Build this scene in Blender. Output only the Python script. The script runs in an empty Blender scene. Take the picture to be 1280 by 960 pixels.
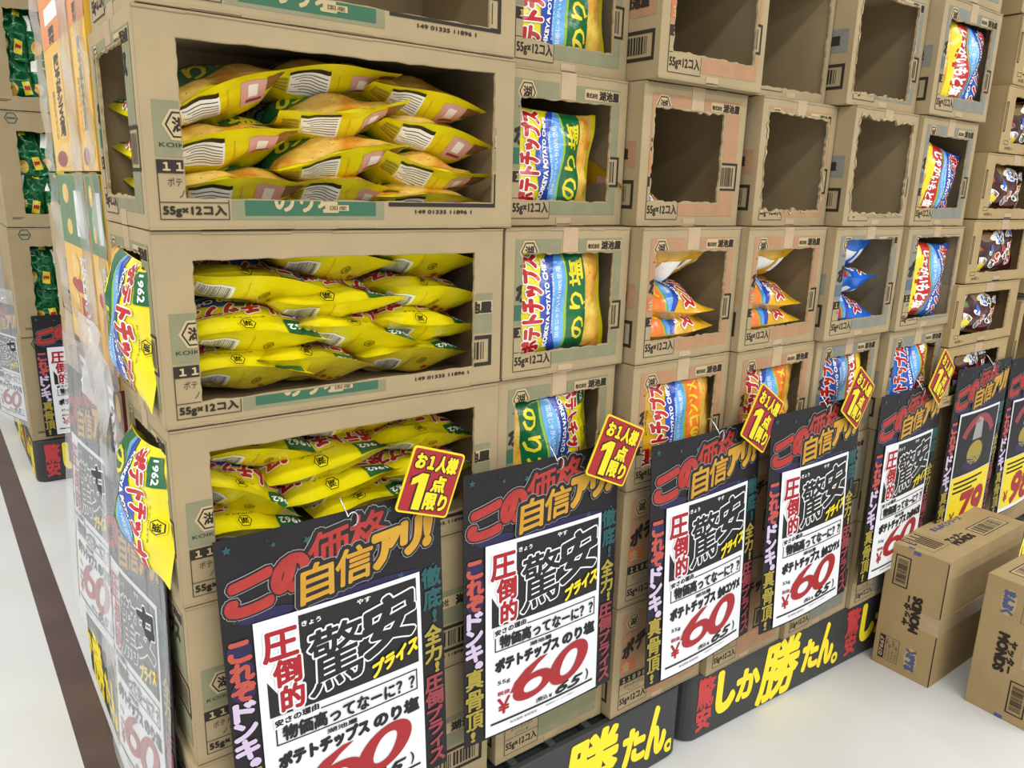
import bpy, math, random
from mathutils import Vector, Matrix, Euler
from mathutils.geometry import tessellate_polygon
random.seed(7)
sc = bpy.context.scene
COL = sc.collection
PI = math.pi
# ------------------------------------------------------------------ camera
cam_d = bpy.data.cameras.new('camera'); cam = bpy.data.objects.new('camera', cam_d); COL.objects.link(cam)
cam.location = (-0.209, -0.988, 1.2156)
cam.rotation_euler = (1.3249, -0.0273, -0.6383)
cam_d.sensor_width = 36; cam_d.lens = 27.27; cam_d.clip_start = 0.02; cam_d.clip_end = 60
sc.camera = cam
# ------------------------------------------------------------------ world, lamps, exposure
wd = bpy.data.worlds.new('store_light'); sc.world = wd; wd.use_nodes = True
bg = wd.node_tree.nodes['Background']; bg.inputs[0].default_value = (1.0, 0.992, 0.975, 1); bg.inputs[1].default_value = 0.50
def area(name, loc, rot, sx, sy, power, col=(1, 0.985, 0.95)):
    l = bpy.data.lights.new(name, 'AREA'); l.shape = 'RECTANGLE'; l.size = sx; l.size_y = sy; l.energy = power; l.color = col
    o = bpy.data.objects.new(name, l); COL.objects.link(o); o.location = loc; o.rotation_euler = rot
    return o
area('ceiling_lamp', (0.6, -1.7, 3.1), (0, 0, 0), 5.0, 0.30, 70)
area('ceiling_lamp', (0.9, -4.2, 3.1), (0, 0, 0), 7.0, 0.30, 190)  # unseen row, added to light carton fronts and bags more frontally
area('ceiling_lamp', (0.9, -6.7, 3.1), (0, 0, 0), 7.0, 0.30, 190)  # second unseen row, added for the same frontal fill
area('ceiling_lamp', (-1.5, 1.4, 3.1), (0, 0, 0), 0.30, 5.0, 100)
area('ceiling_lamp', (-4.0, 1.4, 3.1), (0, 0, 0), 0.30, 6.0, 120)
area('ceiling_lamp', (3.4, -1.5, 3.1), (0, 0, 0), 0.30, 4.0, 35)
sc.view_settings.view_transform = 'Standard'; sc.view_settings.look = 'None'
sc.view_settings.gamma = 1.0; sc.view_settings.exposure = 0.0; sc.view_settings.use_curve_mapping = False

# ------------------------------------------------------------------ materials
def lin(c):
    return tuple(((x / 255) / 12.92 if x / 255 <= 0.04045 else ((x / 255 + 0.055) / 1.055) ** 2.4) for x in c) + (1.0,)
MATS = {}
def mat(name, rgb, rough=0.6, spec=0.4, var=0.0, vscale=20.0, rgb2=None, bump=0.0, bscale=60.0, coat=0.0, bevel=0.0, stretch=None, trans=0.0, metal=0.0, hard=False, alpha=1.0):
    m = bpy.data.materials.new(name); m.use_nodes = True; nt = m.node_tree; b = nt.nodes['Principled BSDF']
    b.inputs['Base Color'].default_value = lin(rgb); b.inputs['Roughness'].default_value = rough
    b.inputs['Specular IOR Level'].default_value = spec; b.inputs['Metallic'].default_value = metal
    b.inputs['Coat Weight'].default_value = coat; b.inputs['Coat Roughness'].default_value = 0.12
    b.inputs['Alpha'].default_value = alpha
    tc = None
    def coord():
        t = nt.nodes.new('ShaderNodeTexCoord')
        if stretch:
            mp = nt.nodes.new('ShaderNodeMapping'); mp.inputs['Scale'].default_value = stretch
            nt.links.new(t.outputs['Object'], mp.inputs['Vector']); return mp.outputs['Vector']
        return t.outputs['Object']
    if rgb2 is not None or var > 0:
        v = coord(); n = nt.nodes.new('ShaderNodeTexNoise'); n.inputs['Scale'].default_value = vscale; n.inputs['Detail'].default_value = 5
        nt.links.new(v, n.inputs['Vector'])
        r = nt.nodes.new('ShaderNodeValToRGB')
        lo, hi = (0.46, 0.54) if hard else (0.3, 0.7)
        r.color_ramp.elements[0].position = lo; r.color_ramp.elements[1].position = hi
        c2 = rgb2 if rgb2 is not None else tuple(max(0, x * (1 - var)) for x in rgb)
        r.color_ramp.elements[0].color = lin(rgb); r.color_ramp.elements[1].color = lin(c2)
        nt.links.new(n.outputs['Fac'], r.inputs['Fac']); nt.links.new(r.outputs['Color'], b.inputs['Base Color'])
    nrm = None
    if bevel > 0:
        bv = nt.nodes.new('ShaderNodeBevel'); bv.samples = 4; bv.inputs['Radius'].default_value = bevel; nrm = bv.outputs['Normal']
    if bump > 0:
        v = coord(); n2 = nt.nodes.new('ShaderNodeTexNoise'); n2.inputs['Scale'].default_value = bscale; n2.inputs['Detail'].default_value = 3
        nt.links.new(v, n2.inputs['Vector'])
        bp = nt.nodes.new('ShaderNodeBump'); bp.inputs['Strength'].default_value = bump; bp.inputs['Distance'].default_value = 0.004
        nt.links.new(n2.outputs['Fac'], bp.inputs['Height'])
        if nrm: nt.links.new(nrm, bp.inputs['Normal'])
        nrm = bp.outputs['Normal']
    if nrm: nt.links.new(nrm, b.inputs['Normal'])
    MATS[name] = m
    return m
mat('kraft', (164, 146, 112), 0.8, 0.25, 0.08, 9, bump=0.05, bscale=180, bevel=0.003)
mat('kraft2', (168, 145, 104), 0.8, 0.25, 0.08, 9, bump=0.05, bscale=180, bevel=0.003)
mat('torn', (190, 170, 134), 0.9, 0.1, 0.2, 120)
mat('tape', (178, 154, 122), 0.3, 0.5, 0.06, 30)
mat('pgreen', (131, 130, 101), 0.75, 0.2, 0.06, 40)
mat('psalmon', (168, 129, 97), 0.75, 0.2, 0.06, 40)
mat('pblue', (128, 129, 120), 0.75, 0.2, 0.06, 40)
mat('pdgreen', (58, 98, 76), 0.75, 0.2)
mat('porange', (190, 108, 64), 0.75, 0.2)
mat('pdblue', (88, 104, 112), 0.75, 0.2)
mat('kink', (48, 42, 36), 0.7, 0.2)
mat('kcream', (180, 160, 122), 0.75, 0.2)
mat('kblue', (84, 92, 130), 0.75, 0.2)
mat('black', (26, 25, 26), 0.5, 0.4)
mat('white', (226, 227, 230), 0.55, 0.3)
mat('paper', (220, 222, 226), 0.6, 0.3)
mat('red', (158, 24, 36), 0.5, 0.4)
mat('signred', (156, 34, 40), 0.5, 0.4)
mat('yellow', (228, 206, 30), 0.5, 0.4)
mat('gold', (196, 152, 50), 0.5, 0.3, rgb2=(186, 134, 42), vscale=30)
mat('hred', (172, 58, 50), 0.5, 0.3, rgb2=(150, 42, 42), vscale=30)
mat('hgrey', (150, 147, 147), 0.5, 0.3)
mat('teal', (40, 84, 86), 0.5, 0.3)
mat('tealdark', (44, 86, 78), 0.5, 0.3)
mat('coral', (176, 78, 66), 0.5, 0.3)
mat('lilac', (196, 180, 208), 0.5, 0.3)
mat('olive', (156, 140, 58), 0.5, 0.3)
mat('rose', (140, 62, 68), 0.5, 0.3)
mat('purple', (42, 36, 74), 0.5, 0.3)
mat('board', (27, 25, 27), 0.5, 0.25, rgb2=(33, 30, 35), vscale=8, coat=0.05)
mat('crate', (56, 58, 60), 0.5, 0.4, 0.1, 12, bevel=0.004)
mat('crateyellow', (246, 222, 44), 0.5, 0.4)
mat('cratered', (190, 62, 64), 0.5, 0.4)
foil = dict(rough=0.2, spec=0.65, bump=0.8, bscale=30)
mat('bagyellow', (226, 212, 16), **foil)
mat('baggold', (216, 172, 34), rgb2=(204, 146, 26), vscale=14, **foil)
mat('bagblue', (26, 112, 214), rgb2=(20, 84, 188), vscale=10, **foil)
mat('baggreen', (14, 112, 60), rgb2=(8, 74, 40), vscale=14, rough=0.16, spec=0.6, bump=0.7, bscale=26, metal=0.35)
mat('bagbrown', (84, 24, 22), rgb2=(46, 22, 18), vscale=22, **foil)
mat('fred', (184, 32, 34), **foil)
mat('fwhite', (246, 246, 240), rough=0.3, spec=0.5)
mat('fnavy', (34, 56, 150), rgb2=(46, 76, 172), vscale=20, **foil)
mat('fsky', (120, 186, 232), rgb2=(64, 130, 210), vscale=26, **foil)
mat('flime', (140, 178, 60), **foil)
mat('fgreen', (22, 98, 56), **foil)
mat('fyellow', (224, 208, 44), **foil)
mat('fblack', (36, 32, 14), rough=0.35)
mat('fchips', (236, 210, 100), rgb2=(198, 122, 32), vscale=30, **foil)
mat('forange', (222, 96, 40), rgb2=(238, 130, 50), vscale=60, **foil)
mat('fcrimson', (178, 32, 34), **foil)
mat('fpink', (222, 168, 160), rough=0.35)
mat('fgrey', (198, 198, 190), rough=0.35)
mat('fbar', (76, 76, 76), rough=0.4)
mat('fherb', (150, 84, 50), rgb2=(90, 100, 50), vscale=90, **foil)
mat('fcb', (50, 96, 190), rough=0.35)
mat('fcg', (52, 150, 66), rough=0.35)
mat('fck', (24, 22, 24), rough=0.35)
mat('wire', (210, 210, 214), 0.25, 0.5, metal=0.9)
mat('floor', (206, 208, 208), 0.35, 0.4, rgb2=(197, 198, 194), vscale=2.2)
mat('stripe', (92, 74, 70), 0.35, 0.4, rgb2=(80, 64, 60), vscale=6)
mat('wallpaint', (214, 212, 204), 0.8, 0.2)
mat('bannerorange', (228, 128, 52), 0.35, 0.5, rgb2=(232, 146, 52), vscale=8)
mat('banneryellow', (236, 190, 62), 0.35, 0.5, rgb2=(230, 174, 50), vscale=10)
mat('bannergreen', (64, 116, 60), 0.35, 0.5)
mat('bannerbrown', (104, 44, 36), 0.35, 0.5)
mat('bannerchip', (240, 206, 110), 0.35, 0.5, rgb2=(226, 176, 80), vscale=40)
def film(name, tint, a):
    m = bpy.data.materials.new(name); m.use_nodes = True; nt = m.node_tree
    b = nt.nodes['Principled BSDF']; b.inputs['Base Color'].default_value = lin(tint); b.inputs['Roughness'].default_value = 0.18
    b.inputs['Specular IOR Level'].default_value = 0.8
    t = nt.nodes.new('ShaderNodeBsdfTransparent'); mx = nt.nodes.new('ShaderNodeMixShader'); mx.inputs[0].default_value = a
    tc = nt.nodes.new('ShaderNodeTexCoord'); n = nt.nodes.new('ShaderNodeTexNoise'); n.inputs['Scale'].default_value = 22
    mp = nt.nodes.new('ShaderNodeMapping'); mp.inputs['Scale'].default_value = (1, 1, 0.35)
    nt.links.new(tc.outputs['Object'], mp.inputs['Vector']); nt.links.new(mp.outputs['Vector'], n.inputs['Vector'])
    bp = nt.nodes.new('ShaderNodeBump'); bp.inputs['Strength'].default_value = 0.9; bp.inputs['Distance'].default_value = 0.012
    nt.links.new(n.outputs['Fac'], bp.inputs['Height']); nt.links.new(bp.outputs['Normal'], b.inputs['Normal'])
    nt.links.new(t.outputs[0], mx.inputs[1]); nt.links.new(b.outputs[0], mx.inputs[2])
    nt.links.new(mx.outputs[0], nt.nodes['Material Output'].inputs['Surface'])
    MATS[name] = m
film('film', (225, 228, 230), 0.13)
film('filmthick', (205, 206, 206), 0.5)
film('sleeve', (215, 218, 220), 0.34)

# ------------------------------------------------------------------ object helpers
def tag(o, label, cat, group=None):
    o['label'] = label; o['category'] = cat
    if group: o['group'] = group
    return o
def thing(name, label, cat, loc=(0, 0, 0), rot=(0, 0, 0), group=None):
    o = bpy.data.objects.new(name, None); COL.objects.link(o); o.location = loc; o.rotation_euler = rot; o.empty_display_size = 0.05
    return tag(o, label, cat, group)
def put(name, me, parent=None):
    o = bpy.data.objects.new(name, me); COL.objects.link(o)
    if parent is not None: o.parent = parent
    return o
class MB:
    """collects faces with materials, builds one mesh"""
    def __init__(s): s.v = []; s.f = []; s.m = []; s.names = []; s.n = []
    def mi(s, m):
        if m not in s.names: s.names.append(m)
        return s.names.index(m)
    def face(s, pts, m, normals=None):
        b = len(s.v); s.v += [tuple(p) for p in pts]; s.f.append(tuple(range(b, b + len(pts)))); s.m.append(s.mi(m))
        if normals: s.n += [tuple(n) for n in normals]
    def box(s, x0, x1, y0, y1, z0, z1, m):
        P = [(x0, y0, z0), (x1, y0, z0), (x1, y1, z0), (x0, y1, z0), (x0, y0, z1), (x1, y0, z1), (x1, y1, z1), (x0, y1, z1)]
        b = len(s.v); s.v += P
        for q in ((0, 3, 2, 1), (4, 5, 6, 7), (0, 1, 5, 4), (1, 2, 6, 5), (2, 3, 7, 6), (3, 0, 4, 7)):
            s.f.append(tuple(b + i for i in q)); s.m.append(s.mi(m))
    def grid(s, P, m, flip=False):
        b = len(s.v); ny = len(P); nx = len(P[0])
        for row in P: s.v += [tuple(p) for p in row]
        for j in range(ny - 1):
            for i in range(nx - 1):
                q = (b + j * nx + i, b + j * nx + i + 1, b + (j + 1) * nx + i + 1, b + (j + 1) * nx + i)
                s.f.append(q[::-1] if flip else q); s.m.append(s.mi(m))
    def mesh(s, name, smooth=False):
        me = bpy.data.meshes.new(name); me.from_pydata(s.v, [], s.f)
        for n in s.names: me.materials.append(MATS[n])
        me.polygons.foreach_set('material_index', s.m)
        if smooth or s.n: me.polygons.foreach_set('use_smooth', [True] * len(s.f))
        me.update()
        if s.n and len(s.n) == len(s.v): me.normals_split_custom_set_from_vertices(s.n)
        return me

# ------------------------------------------------------------------ flat print engine
_G = {}
def glyph(s, res=3):
    k = (s, res)
    if k in _G: return _G[k]
    cu = bpy.data.curves.new('t', 'FONT'); cu.body = s; cu.size = 1; cu.resolution_u = res; cu.dimensions = '2D'; cu.fill_mode = 'BOTH'
    ob = bpy.data.objects.new('t', cu); COL.objects.link(ob)
    dg = bpy.context.evaluated_depsgraph_get(); ev = ob.evaluated_get(dg); me = ev.to_mesh()
    V = [(v.co.x, v.co.y) for v in me.vertices]; T = [tuple(p.vertices) for p in me.polygons]
    ev.to_mesh_clear(); bpy.data.objects.remove(ob); bpy.data.curves.remove(cu)
    seen = {}; T2 = []
    idx = {}
    remap = []
    for v in V:
        q = (round(v[0], 5), round(v[1], 5)); remap.append(idx.setdefault(q, len(idx)))
    V = list(idx.keys()); done = set()
    for t in T:
        t = tuple(remap[i] for i in t); key = tuple(sorted(t))
        if len(set(t)) < 3 or key in done: continue
        done.add(key); T2.append(t)
        for a, b in zip(t, t[1:] + t[:1]):
            e = (min(a, b), max(a, b)); seen[e] = seen.get(e, 0) + 1
    B = [e for e, c in seen.items() if c == 1]
    xs = [v[0] for v in V] or [0, 1]; ys = [v[1] for v in V] or [0, 1]
    _G[k] = (V, T2, B, (min(xs), min(ys), max(xs), max(ys)))
    return _G[k]
def split(poly, a, b, c):
    """split convex polygon by line a*x+b*y=c -> (inside <=c, outside >c)"""
    I = []; O = []
    n = len(poly); d = [a * p[0] + b * p[1] - c for p in poly]
    if max(d) <= 1e-9: return poly, None
    if min(d) >= -1e-9: return None, poly
    for i in range(n):
        p, q, dp, dq = poly[i], poly[(i + 1) % n], d[i], d[(i + 1) % n]
        if dp <= 0: I.append(p)
        if dp >= 0: O.append(p)
        if dp * dq < 0:
            t = dp / (dp - dq); x = (p[0] + (q[0] - p[0]) * t, p[1] + (q[1] - p[1]) * t); I.append(x); O.append(x)
    return (I if len(I) > 2 else None), (O if len(O) > 2 else None)
class Decal:
    def __init__(s): s.p = []
    def poly(s, pts, m, layer=1):
        pts = [tuple(p) for p in pts]
        if len(pts) <= 4: s.p.append((pts, m, layer)); return
        for t in tessellate_polygon([[Vector((p[0], p[1], 0)) for p in pts]]):
            s.p.append(([pts[i] for i in t], m, layer))
    def rect(s, x0, y0, x1, y1, m, layer=1): s.p.append(([(x0, y0), (x1, y0), (x1, y1), (x0, y1)], m, layer))
    def frame(s, x0, y0, x1, y1, w, m, layer=2):
        s.rect(x0, y0, x1, y0 + w, m, layer); s.rect(x0, y1 - w, x1, y1, m, layer)
        s.rect(x0, y0 + w, x0 + w, y1 - w, m, layer); s.rect(x1 - w, y0 + w, x1, y1 - w, m, layer)
    def ell(s, cx, cy, rx, ry, m, layer=1, n=24, a0=0, a1=360):
        pts = [(cx + rx * math.cos(math.radians(a0 + (a1 - a0) * i / n)), cy + ry * math.sin(math.radians(a0 + (a1 - a0) * i / n))) for i in range(n + (0 if a1 - a0 == 360 else 1))]
        for i in range(1, len(pts) - 1): s.p.append(([pts[0], pts[i], pts[i + 1]], m, layer))
    def ring(s, cx, cy, r, w, m, layer=2, n=6, rot=0):
        for i in range(n):
            a, b = rot + 2 * PI * i / n, rot + 2 * PI * (i + 1) / n
            s.p.append(([(cx + r * math.cos(a), cy + r * math.sin(a)), (cx + r * math.cos(b), cy + r * math.sin(b)), (cx + (r - w) * math.cos(b), cy + (r - w) * math.sin(b)), (cx + (r - w) * math.cos(a), cy + (r - w) * math.sin(a))], m, layer))
    def text(s, t, q, m, layer=2, stroke=0.0, res=3, fill=True, outline=None, ow=0.0):
        """text fitted to a rectangle (x0,y0,x1,y1) or to four corners BL,BR,TR,TL"""
        V, T, B, (bx0, by0, bx1, by1) = glyph(t, res)
        if len(q) == 4 and not isinstance(q[0], (tuple, list)):
            q = [(q[0], q[1]), (q[2], q[1]), (q[2], q[3]), (q[0], q[3])]
        def mp(p):
            a = (p[0] - bx0) / max(1e-6, bx1 - bx0); b = (p[1] - by0) / max(1e-6, by1 - by0)
            return tuple(q[0][i] * (1 - a) * (1 - b) + q[1][i] * a * (1 - b) + q[2][i] * a * b + q[3][i] * (1 - a) * b for i in (0, 1))
        P = [mp(v) for v in V]
        def strk(w, mm, ly):
            used = set()
            for a, b in B:
                p, r = P[a], P[b]; dx, dy = r[0] - p[0], r[1] - p[1]; L = math.hypot(dx, dy)
                if L < 1e-7: continue
                nx, ny = -dy / L * w, dx / L * w
                s.p.append(([(p[0] + nx, p[1] + ny), (p[0] - nx, p[1] - ny), (r[0] - nx, r[1] - ny), (r[0] + nx, r[1] + ny)], mm, ly))
                used.add(a); used.add(b)
            for a in used:
                p = P[a]
                if w < .0012: continue
                if w < .003: s.p.append(([(p[0] + w, p[1]), (p[0], p[1] + w), (p[0] - w, p[1]), (p[0], p[1] - w)], mm, ly)); continue
                h = [(p[0] + w * math.cos(PI / 3 * k), p[1] + w * math.sin(PI / 3 * k)) for k in range(6)]
                s.p.append((h[:4], mm, ly)); s.p.append((h[3:] + h[:1], mm, ly))
        if outline:
            strk(ow, outline, layer - 1)
            for tr in T: s.p.append(([P[i] for i in tr], outline, layer - 1))
        if fill:
            for tr in T: s.p.append(([P[i] for i in tr], m, layer))
        if stroke > 0: strk(stroke, m, layer)
    def vtext(s, t, x0, x1, ytop, ybot, m, layer=2, stroke=0.0, gap=0.1, slant=0.0, **k):
        n = len(t); h = (ytop - ybot) / n
        for i, ch in enumerate(t):
            y1 = ytop - i * h; y0 = y1 - h * (1 - gap)
            s.text(ch, [(x0, y0), (x1, y0 + slant), (x1, y1 + slant), (x0, y1)], m, layer, stroke, **k)
    def barcode(s, x0, y0, x1, y1, m, layer=2, seed=1, vert=True):
        r = random.Random(seed); x = x0 if vert else y0; e = x1 if vert else y1; span = e - x
        while x < e:
            w = span * r.choice((0.012, 0.02, 0.03)); 
            if vert: s.rect(x, y0, min(x + w, e), y1, m, layer)
            else: s.rect(x0, x, x1, min(x + w, e), m, layer)
            x += w + span * r.choice((0.014, 0.02, 0.034))
    def hexlogo(s, cx, cy, r, ink, back, layer=2):
        s.ell(cx, cy, r * 1.2, r * 1.2, back, layer, n=6); s.ring(cx, cy, r, r * 0.13, ink, layer + 1)
        s.text('湖', (cx - r * .5, cy - r * .5, cx + r * .5, cy + r * .5), ink, layer + 1, stroke=r * .035)
    def clip(s, hole):
        cx = sum(p[0] for p in hole) / len(hole); cy = sum(p[1] for p in hole) / len(hole); out = []
        lines = []
        for p, q in zip(hole, hole[1:] + hole[:1]):
            a, b = q[1] - p[1], p[0] - q[0]; c = a * p[0] + b * p[1]
            if a * cx + b * cy > c: a, b, c = -a, -b, -c
            lines.append((a, b, c))
        for pts, m, l in s.p:
            cur = pts
            for a, b, c in lines:
                if cur is None: break
                cur, o = split(cur, a, b, c)
                if o: out.append((o, m, l))
        s.p = out; return s
    def keep(s, x0, y0, x1, y1):
        n = []
        for pts, m, l in s.p:
            for a, b, c in ((1, 0, x1), (-1, 0, -x0), (0, 1, y1), (0, -1, -y0)):
                if pts: pts, o = split(pts, a, b, c)
            if pts: n.append((pts, m, l))
        s.p = n
        return s
    def cut(s, xs, ys):
        for ax, L in ((0, xs), (1, ys)):
            if not L: continue
            n = []; step = L[1] - L[0]
            for pts, m, l in s.p:
                lo = min(p[ax] for p in pts); hi = max(p[ax] for p in pts); cur = pts
                if hi - lo > 1e-6:
                    k0 = max(0, int((lo - L[0]) / step) - 1); k1 = min(len(L), int((hi - L[0]) / step) + 2)
                    for c in L[k0:k1]:
                        if c <= lo + 1e-9: continue
                        if c >= hi - 1e-9 or cur is None: break
                        i, cur = split(cur, 1 - ax, ax, c)
                        if i: n.append((i, m, l))
                if cur: n.append((cur, m, l))
            s.p = n
        return s
    def mesh(s, name, f, fn=None):
        b = MB(); rj = random.Random(1)
        for pts, m, l in s.p:
            A = 0.5 * sum(p[0] * q[1] - q[0] * p[1] for p, q in zip(pts, pts[1:] + pts[:1]))
            if abs(A) < 1e-10: continue
            if A < 0: pts = pts[::-1]
            l += rj.random() * .45
            b.face([f(p[0], p[1], l) for p in pts], m, [fn(p[0], p[1]) for p in pts] if fn else None)
        return b.mesh(name)
LAY = 0.00035
def front_map(x, y, l): return (x, -LAY * l, y)
def left_map(D):   # print read on the left end: x runs from the back edge towards the front
    return lambda x, y, l: (-LAY * l, D - x, y)

# ------------------------------------------------------------------ setting
fb = MB(); fb.box(-7, 8, -9, 9, -0.05, 0, 'floor'); fl = put('floor', fb.mesh('floor')); fl['kind'] = 'structure'
sb = MB(); sb.box(-0.034, 0.034, -4.5, 8, 0, 0.0012, 'stripe'); st = put('trim_1', sb.mesh('stripe')); st['kind'] = 'structure'
st.location = (-0.039, 0, 0); st.rotation_euler = (0, 0, 0.0075); st['label'] = 'brown marking stripe on the pale floor'
wb = MB(); wb.box(-6, 8, 9, 9.1, 0, 3.2, 'wallpaint'); wl = put('wall_back', wb.mesh('wall')); wl['kind'] = 'structure'

# ------------------------------------------------------------------ cartons
Z0 = 0.178; H = 0.245
def panel(mb, w, h, hole, t, f, m, seed=0):
    """flat panel w x h with a hole; f maps (u,v,depth)"""
    out = [(0, 0), (w, 0), (w, h), (0, h)]
    if not hole:
        for d, fl_ in ((0, 1), (t, -1)):
            q = [f(u, v, d) for u, v in out]; mb.face(q if fl_ > 0 else q[::-1], m)
    else:
        pts = out + hole
        tr = tessellate_polygon([[Vector((a, b, 0)) for a, b in out], [Vector((a, b, 0)) for a, b in hole]])
        for t3 in tr:
            p = [pts[i] for i in t3]
            A = (p[1][0] - p[0][0]) * (p[2][1] - p[0][1]) - (p[2][0] - p[0][0]) * (p[1][1] - p[0][1])
            if A < 0: p = p[::-1]
            mb.face([f(u, v, 0) for u, v in p], m); mb.face([f(u, v, t) for u, v in p][::-1], m)
        for a, b in zip(hole, hole[1:] + hole[:1]):
            mb.face([f(*a, 0), f(*b, 0), f(*b, t), f(*a, t)], 'torn')
    for a, b in zip(out, out[1:] + out[:1]):
        mb.face([f(*b, 0), f(*a, 0), f(*a, t), f(*b, t)], m)
def jag(hole, amp, seed, n=22):
    r = random.Random(seed); P = []
    for p, q in zip(hole, hole[1:] + hole[:1]):
        for i in range(n):
            k = i / n; j = 0 if i == 0 else amp * (r.random() - 0.5) * (2.2 if r.random() < 0.2 else 1)
            dx, dy = q[0] - p[0], q[1] - p[1]; L = math.hypot(dx, dy)
            P.append((p[0] + dx * k - dy / L * j, p[1] + dy * k + dx / L * j))
    return P
def grow(hole, d):
    cx = sum(p[0] for p in hole) / len(hole); cy = sum(p[1] for p in hole) / len(hole)
    return [(p[0] + math.copysign(d, p[0] - cx), p[1] + math.copysign(d, p[1] - cy)) for p in hole]
KIND = {'green': ('pgreen', 'pdgreen', 'ノリシオ', '１１８９６'), 'salmon': ('psalmon', 'porange', 'キンノコンソメ', '１１８９８'), 'blue': ('pblue', 'pdblue', 'シオ', '１１８９５')}
def end_print(kind, W=0.268, closed=True):
    c, dk, kana, num = KIND[kind]; d = Decal()
    d.rect(.02, .088, .113, .226, c); d.rect(.113, .118, .150, .2, c); d.rect(.15, .118, .25, .226, c)
    d.rect(.1, .018, .25, .066, c); d.rect(.1, .066, .15, .118, c); d.rect(.2, .066, .25, .066, c)
    d.hexlogo(.047, .207, .0165, 'kink', 'kcream')
    d.text('KOIKEYA', (.03, .1825, .066, .186), 'kink', 3)
    d.rect(.168, .2055, .248, .2225, 'kcream', 2); d.text('株式会社', (.171, .209, .197, .217), 'kink', 3, .0003); d.text('湖池屋', (.201, .207, .246, .221), 'kink', 3, .0008)
    d.text('ポテト', [(.024, .125), (.115, .158), (.115, .196), (.024, .158)], 'kink', 3, .0022)
    if closed: d.text('チップス', [(.118, .158), (.226, .172), (.226, .2), (.118, .19)], 'kink', 3, .0022)
    d.rect(.02, .097, .06, .122, dk, 2)
    if kind == 'salmon': d.text('金', (.024, .099, .045, .12), 'kcream', 3, .0006)
    else: d.rect(.06, .097, .16, .122, dk, 2)
    d.rect(.02, .012, .1, .088, 'kraft', 2)
    d.rect(.02, .069, .1, .086, 'kink', 3); d.text(num, (.028, .0725, .092, .0825), 'kcream', 4, .0005)
    d.text('ポテトチップス', (.034, .058, .086, .065), 'kink', 3); d.text(kana, (.045, .0475, .076, .0545), 'kink', 3)
    d.frame(.02, .012, .1, .086, .0009, 'kink', 3); d.rect(.02, .0435, .1, .0445, 'kink', 3)
    d.text('55g×12コ入', (.0235, .0185, .0965, .0385), 'kink', 3, .0007)
    d.frame(.155, .066, .255, .117, .004, 'kink', 2); d.barcode(.165, .074, .245, .109, 'kink', 2, 5)
    for i in range(len(d.p)):
        pts, m, l = d.p[i]; d.p[i] = ([(p[0] * W / .268, p[1]) for p in pts], m, l)
    return d
def long_print(L=0.512, closed=True):
    d = Decal(); c = 'pgreen'
    d.rect(.013, .083, .115, .145, c); d.rect(.115, .083, .49, .145, c)
    d.hexlogo(.042, .119, .0165, 'kink', 'kcream'); d.text('KOIKEYA', (.018, .094, .068, .099), 'kink', 3)
    d.text('株式会社', (.375, .117, .41, .130), 'kink', 3, .0004); d.rect(.372, .113, .49, .134, 'kcream', 2)
    d.text('湖池屋', (.424, .115, .488, .132), 'kink', 3, .0012)
    if closed: d.text('ポテトチップス', [(.09, .15), (.36, .17), (.36, .215), (.09, .195)], 'kink', 3, .003)
    d.rect(.013, .065, .093, .080, 'kink', 3); d.text('１１８９６', (.020, .068, .086, .077), 'kcream', 4, .0006)
    d.frame(.013, .012, .093, .08, .0010, 'kink', 3); d.text('ポテトチップス', (.024, .05, .084, .06), 'kink', 3); d.text('ノリシオ', (.036, .037, .07, .046), 'kink', 3)
    d.rect(.013, .0315, .093, .0325, 'kink', 3); d.text('55g×12コ入', (.017, .0155, .089, .0288), 'kink', 3, .0007)
    d.rect(.096, .012, .303, .083, c); d.rect(.112, .017, .29, .06, 'pdgreen', 2); d.text('のり塩', (.15, .022, .235, .056), 'kcream', 3, .001); d.rect(.22, .0235, .25, .031, 'kcream', 4); d.text('国産', (.223, .0245, .247, .030), 'kink', 5)
    d.frame(.31, .03, .49, .079, .006, 'kink', 2); d.barcode(.325, .041, .475, .069, 'kink', 2, 9)
    d.text('149 01335 11896 1', (.352, .0205, .447, .0255), 'kink', 3, .0003)
    return d
_PRINT = {}
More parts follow.
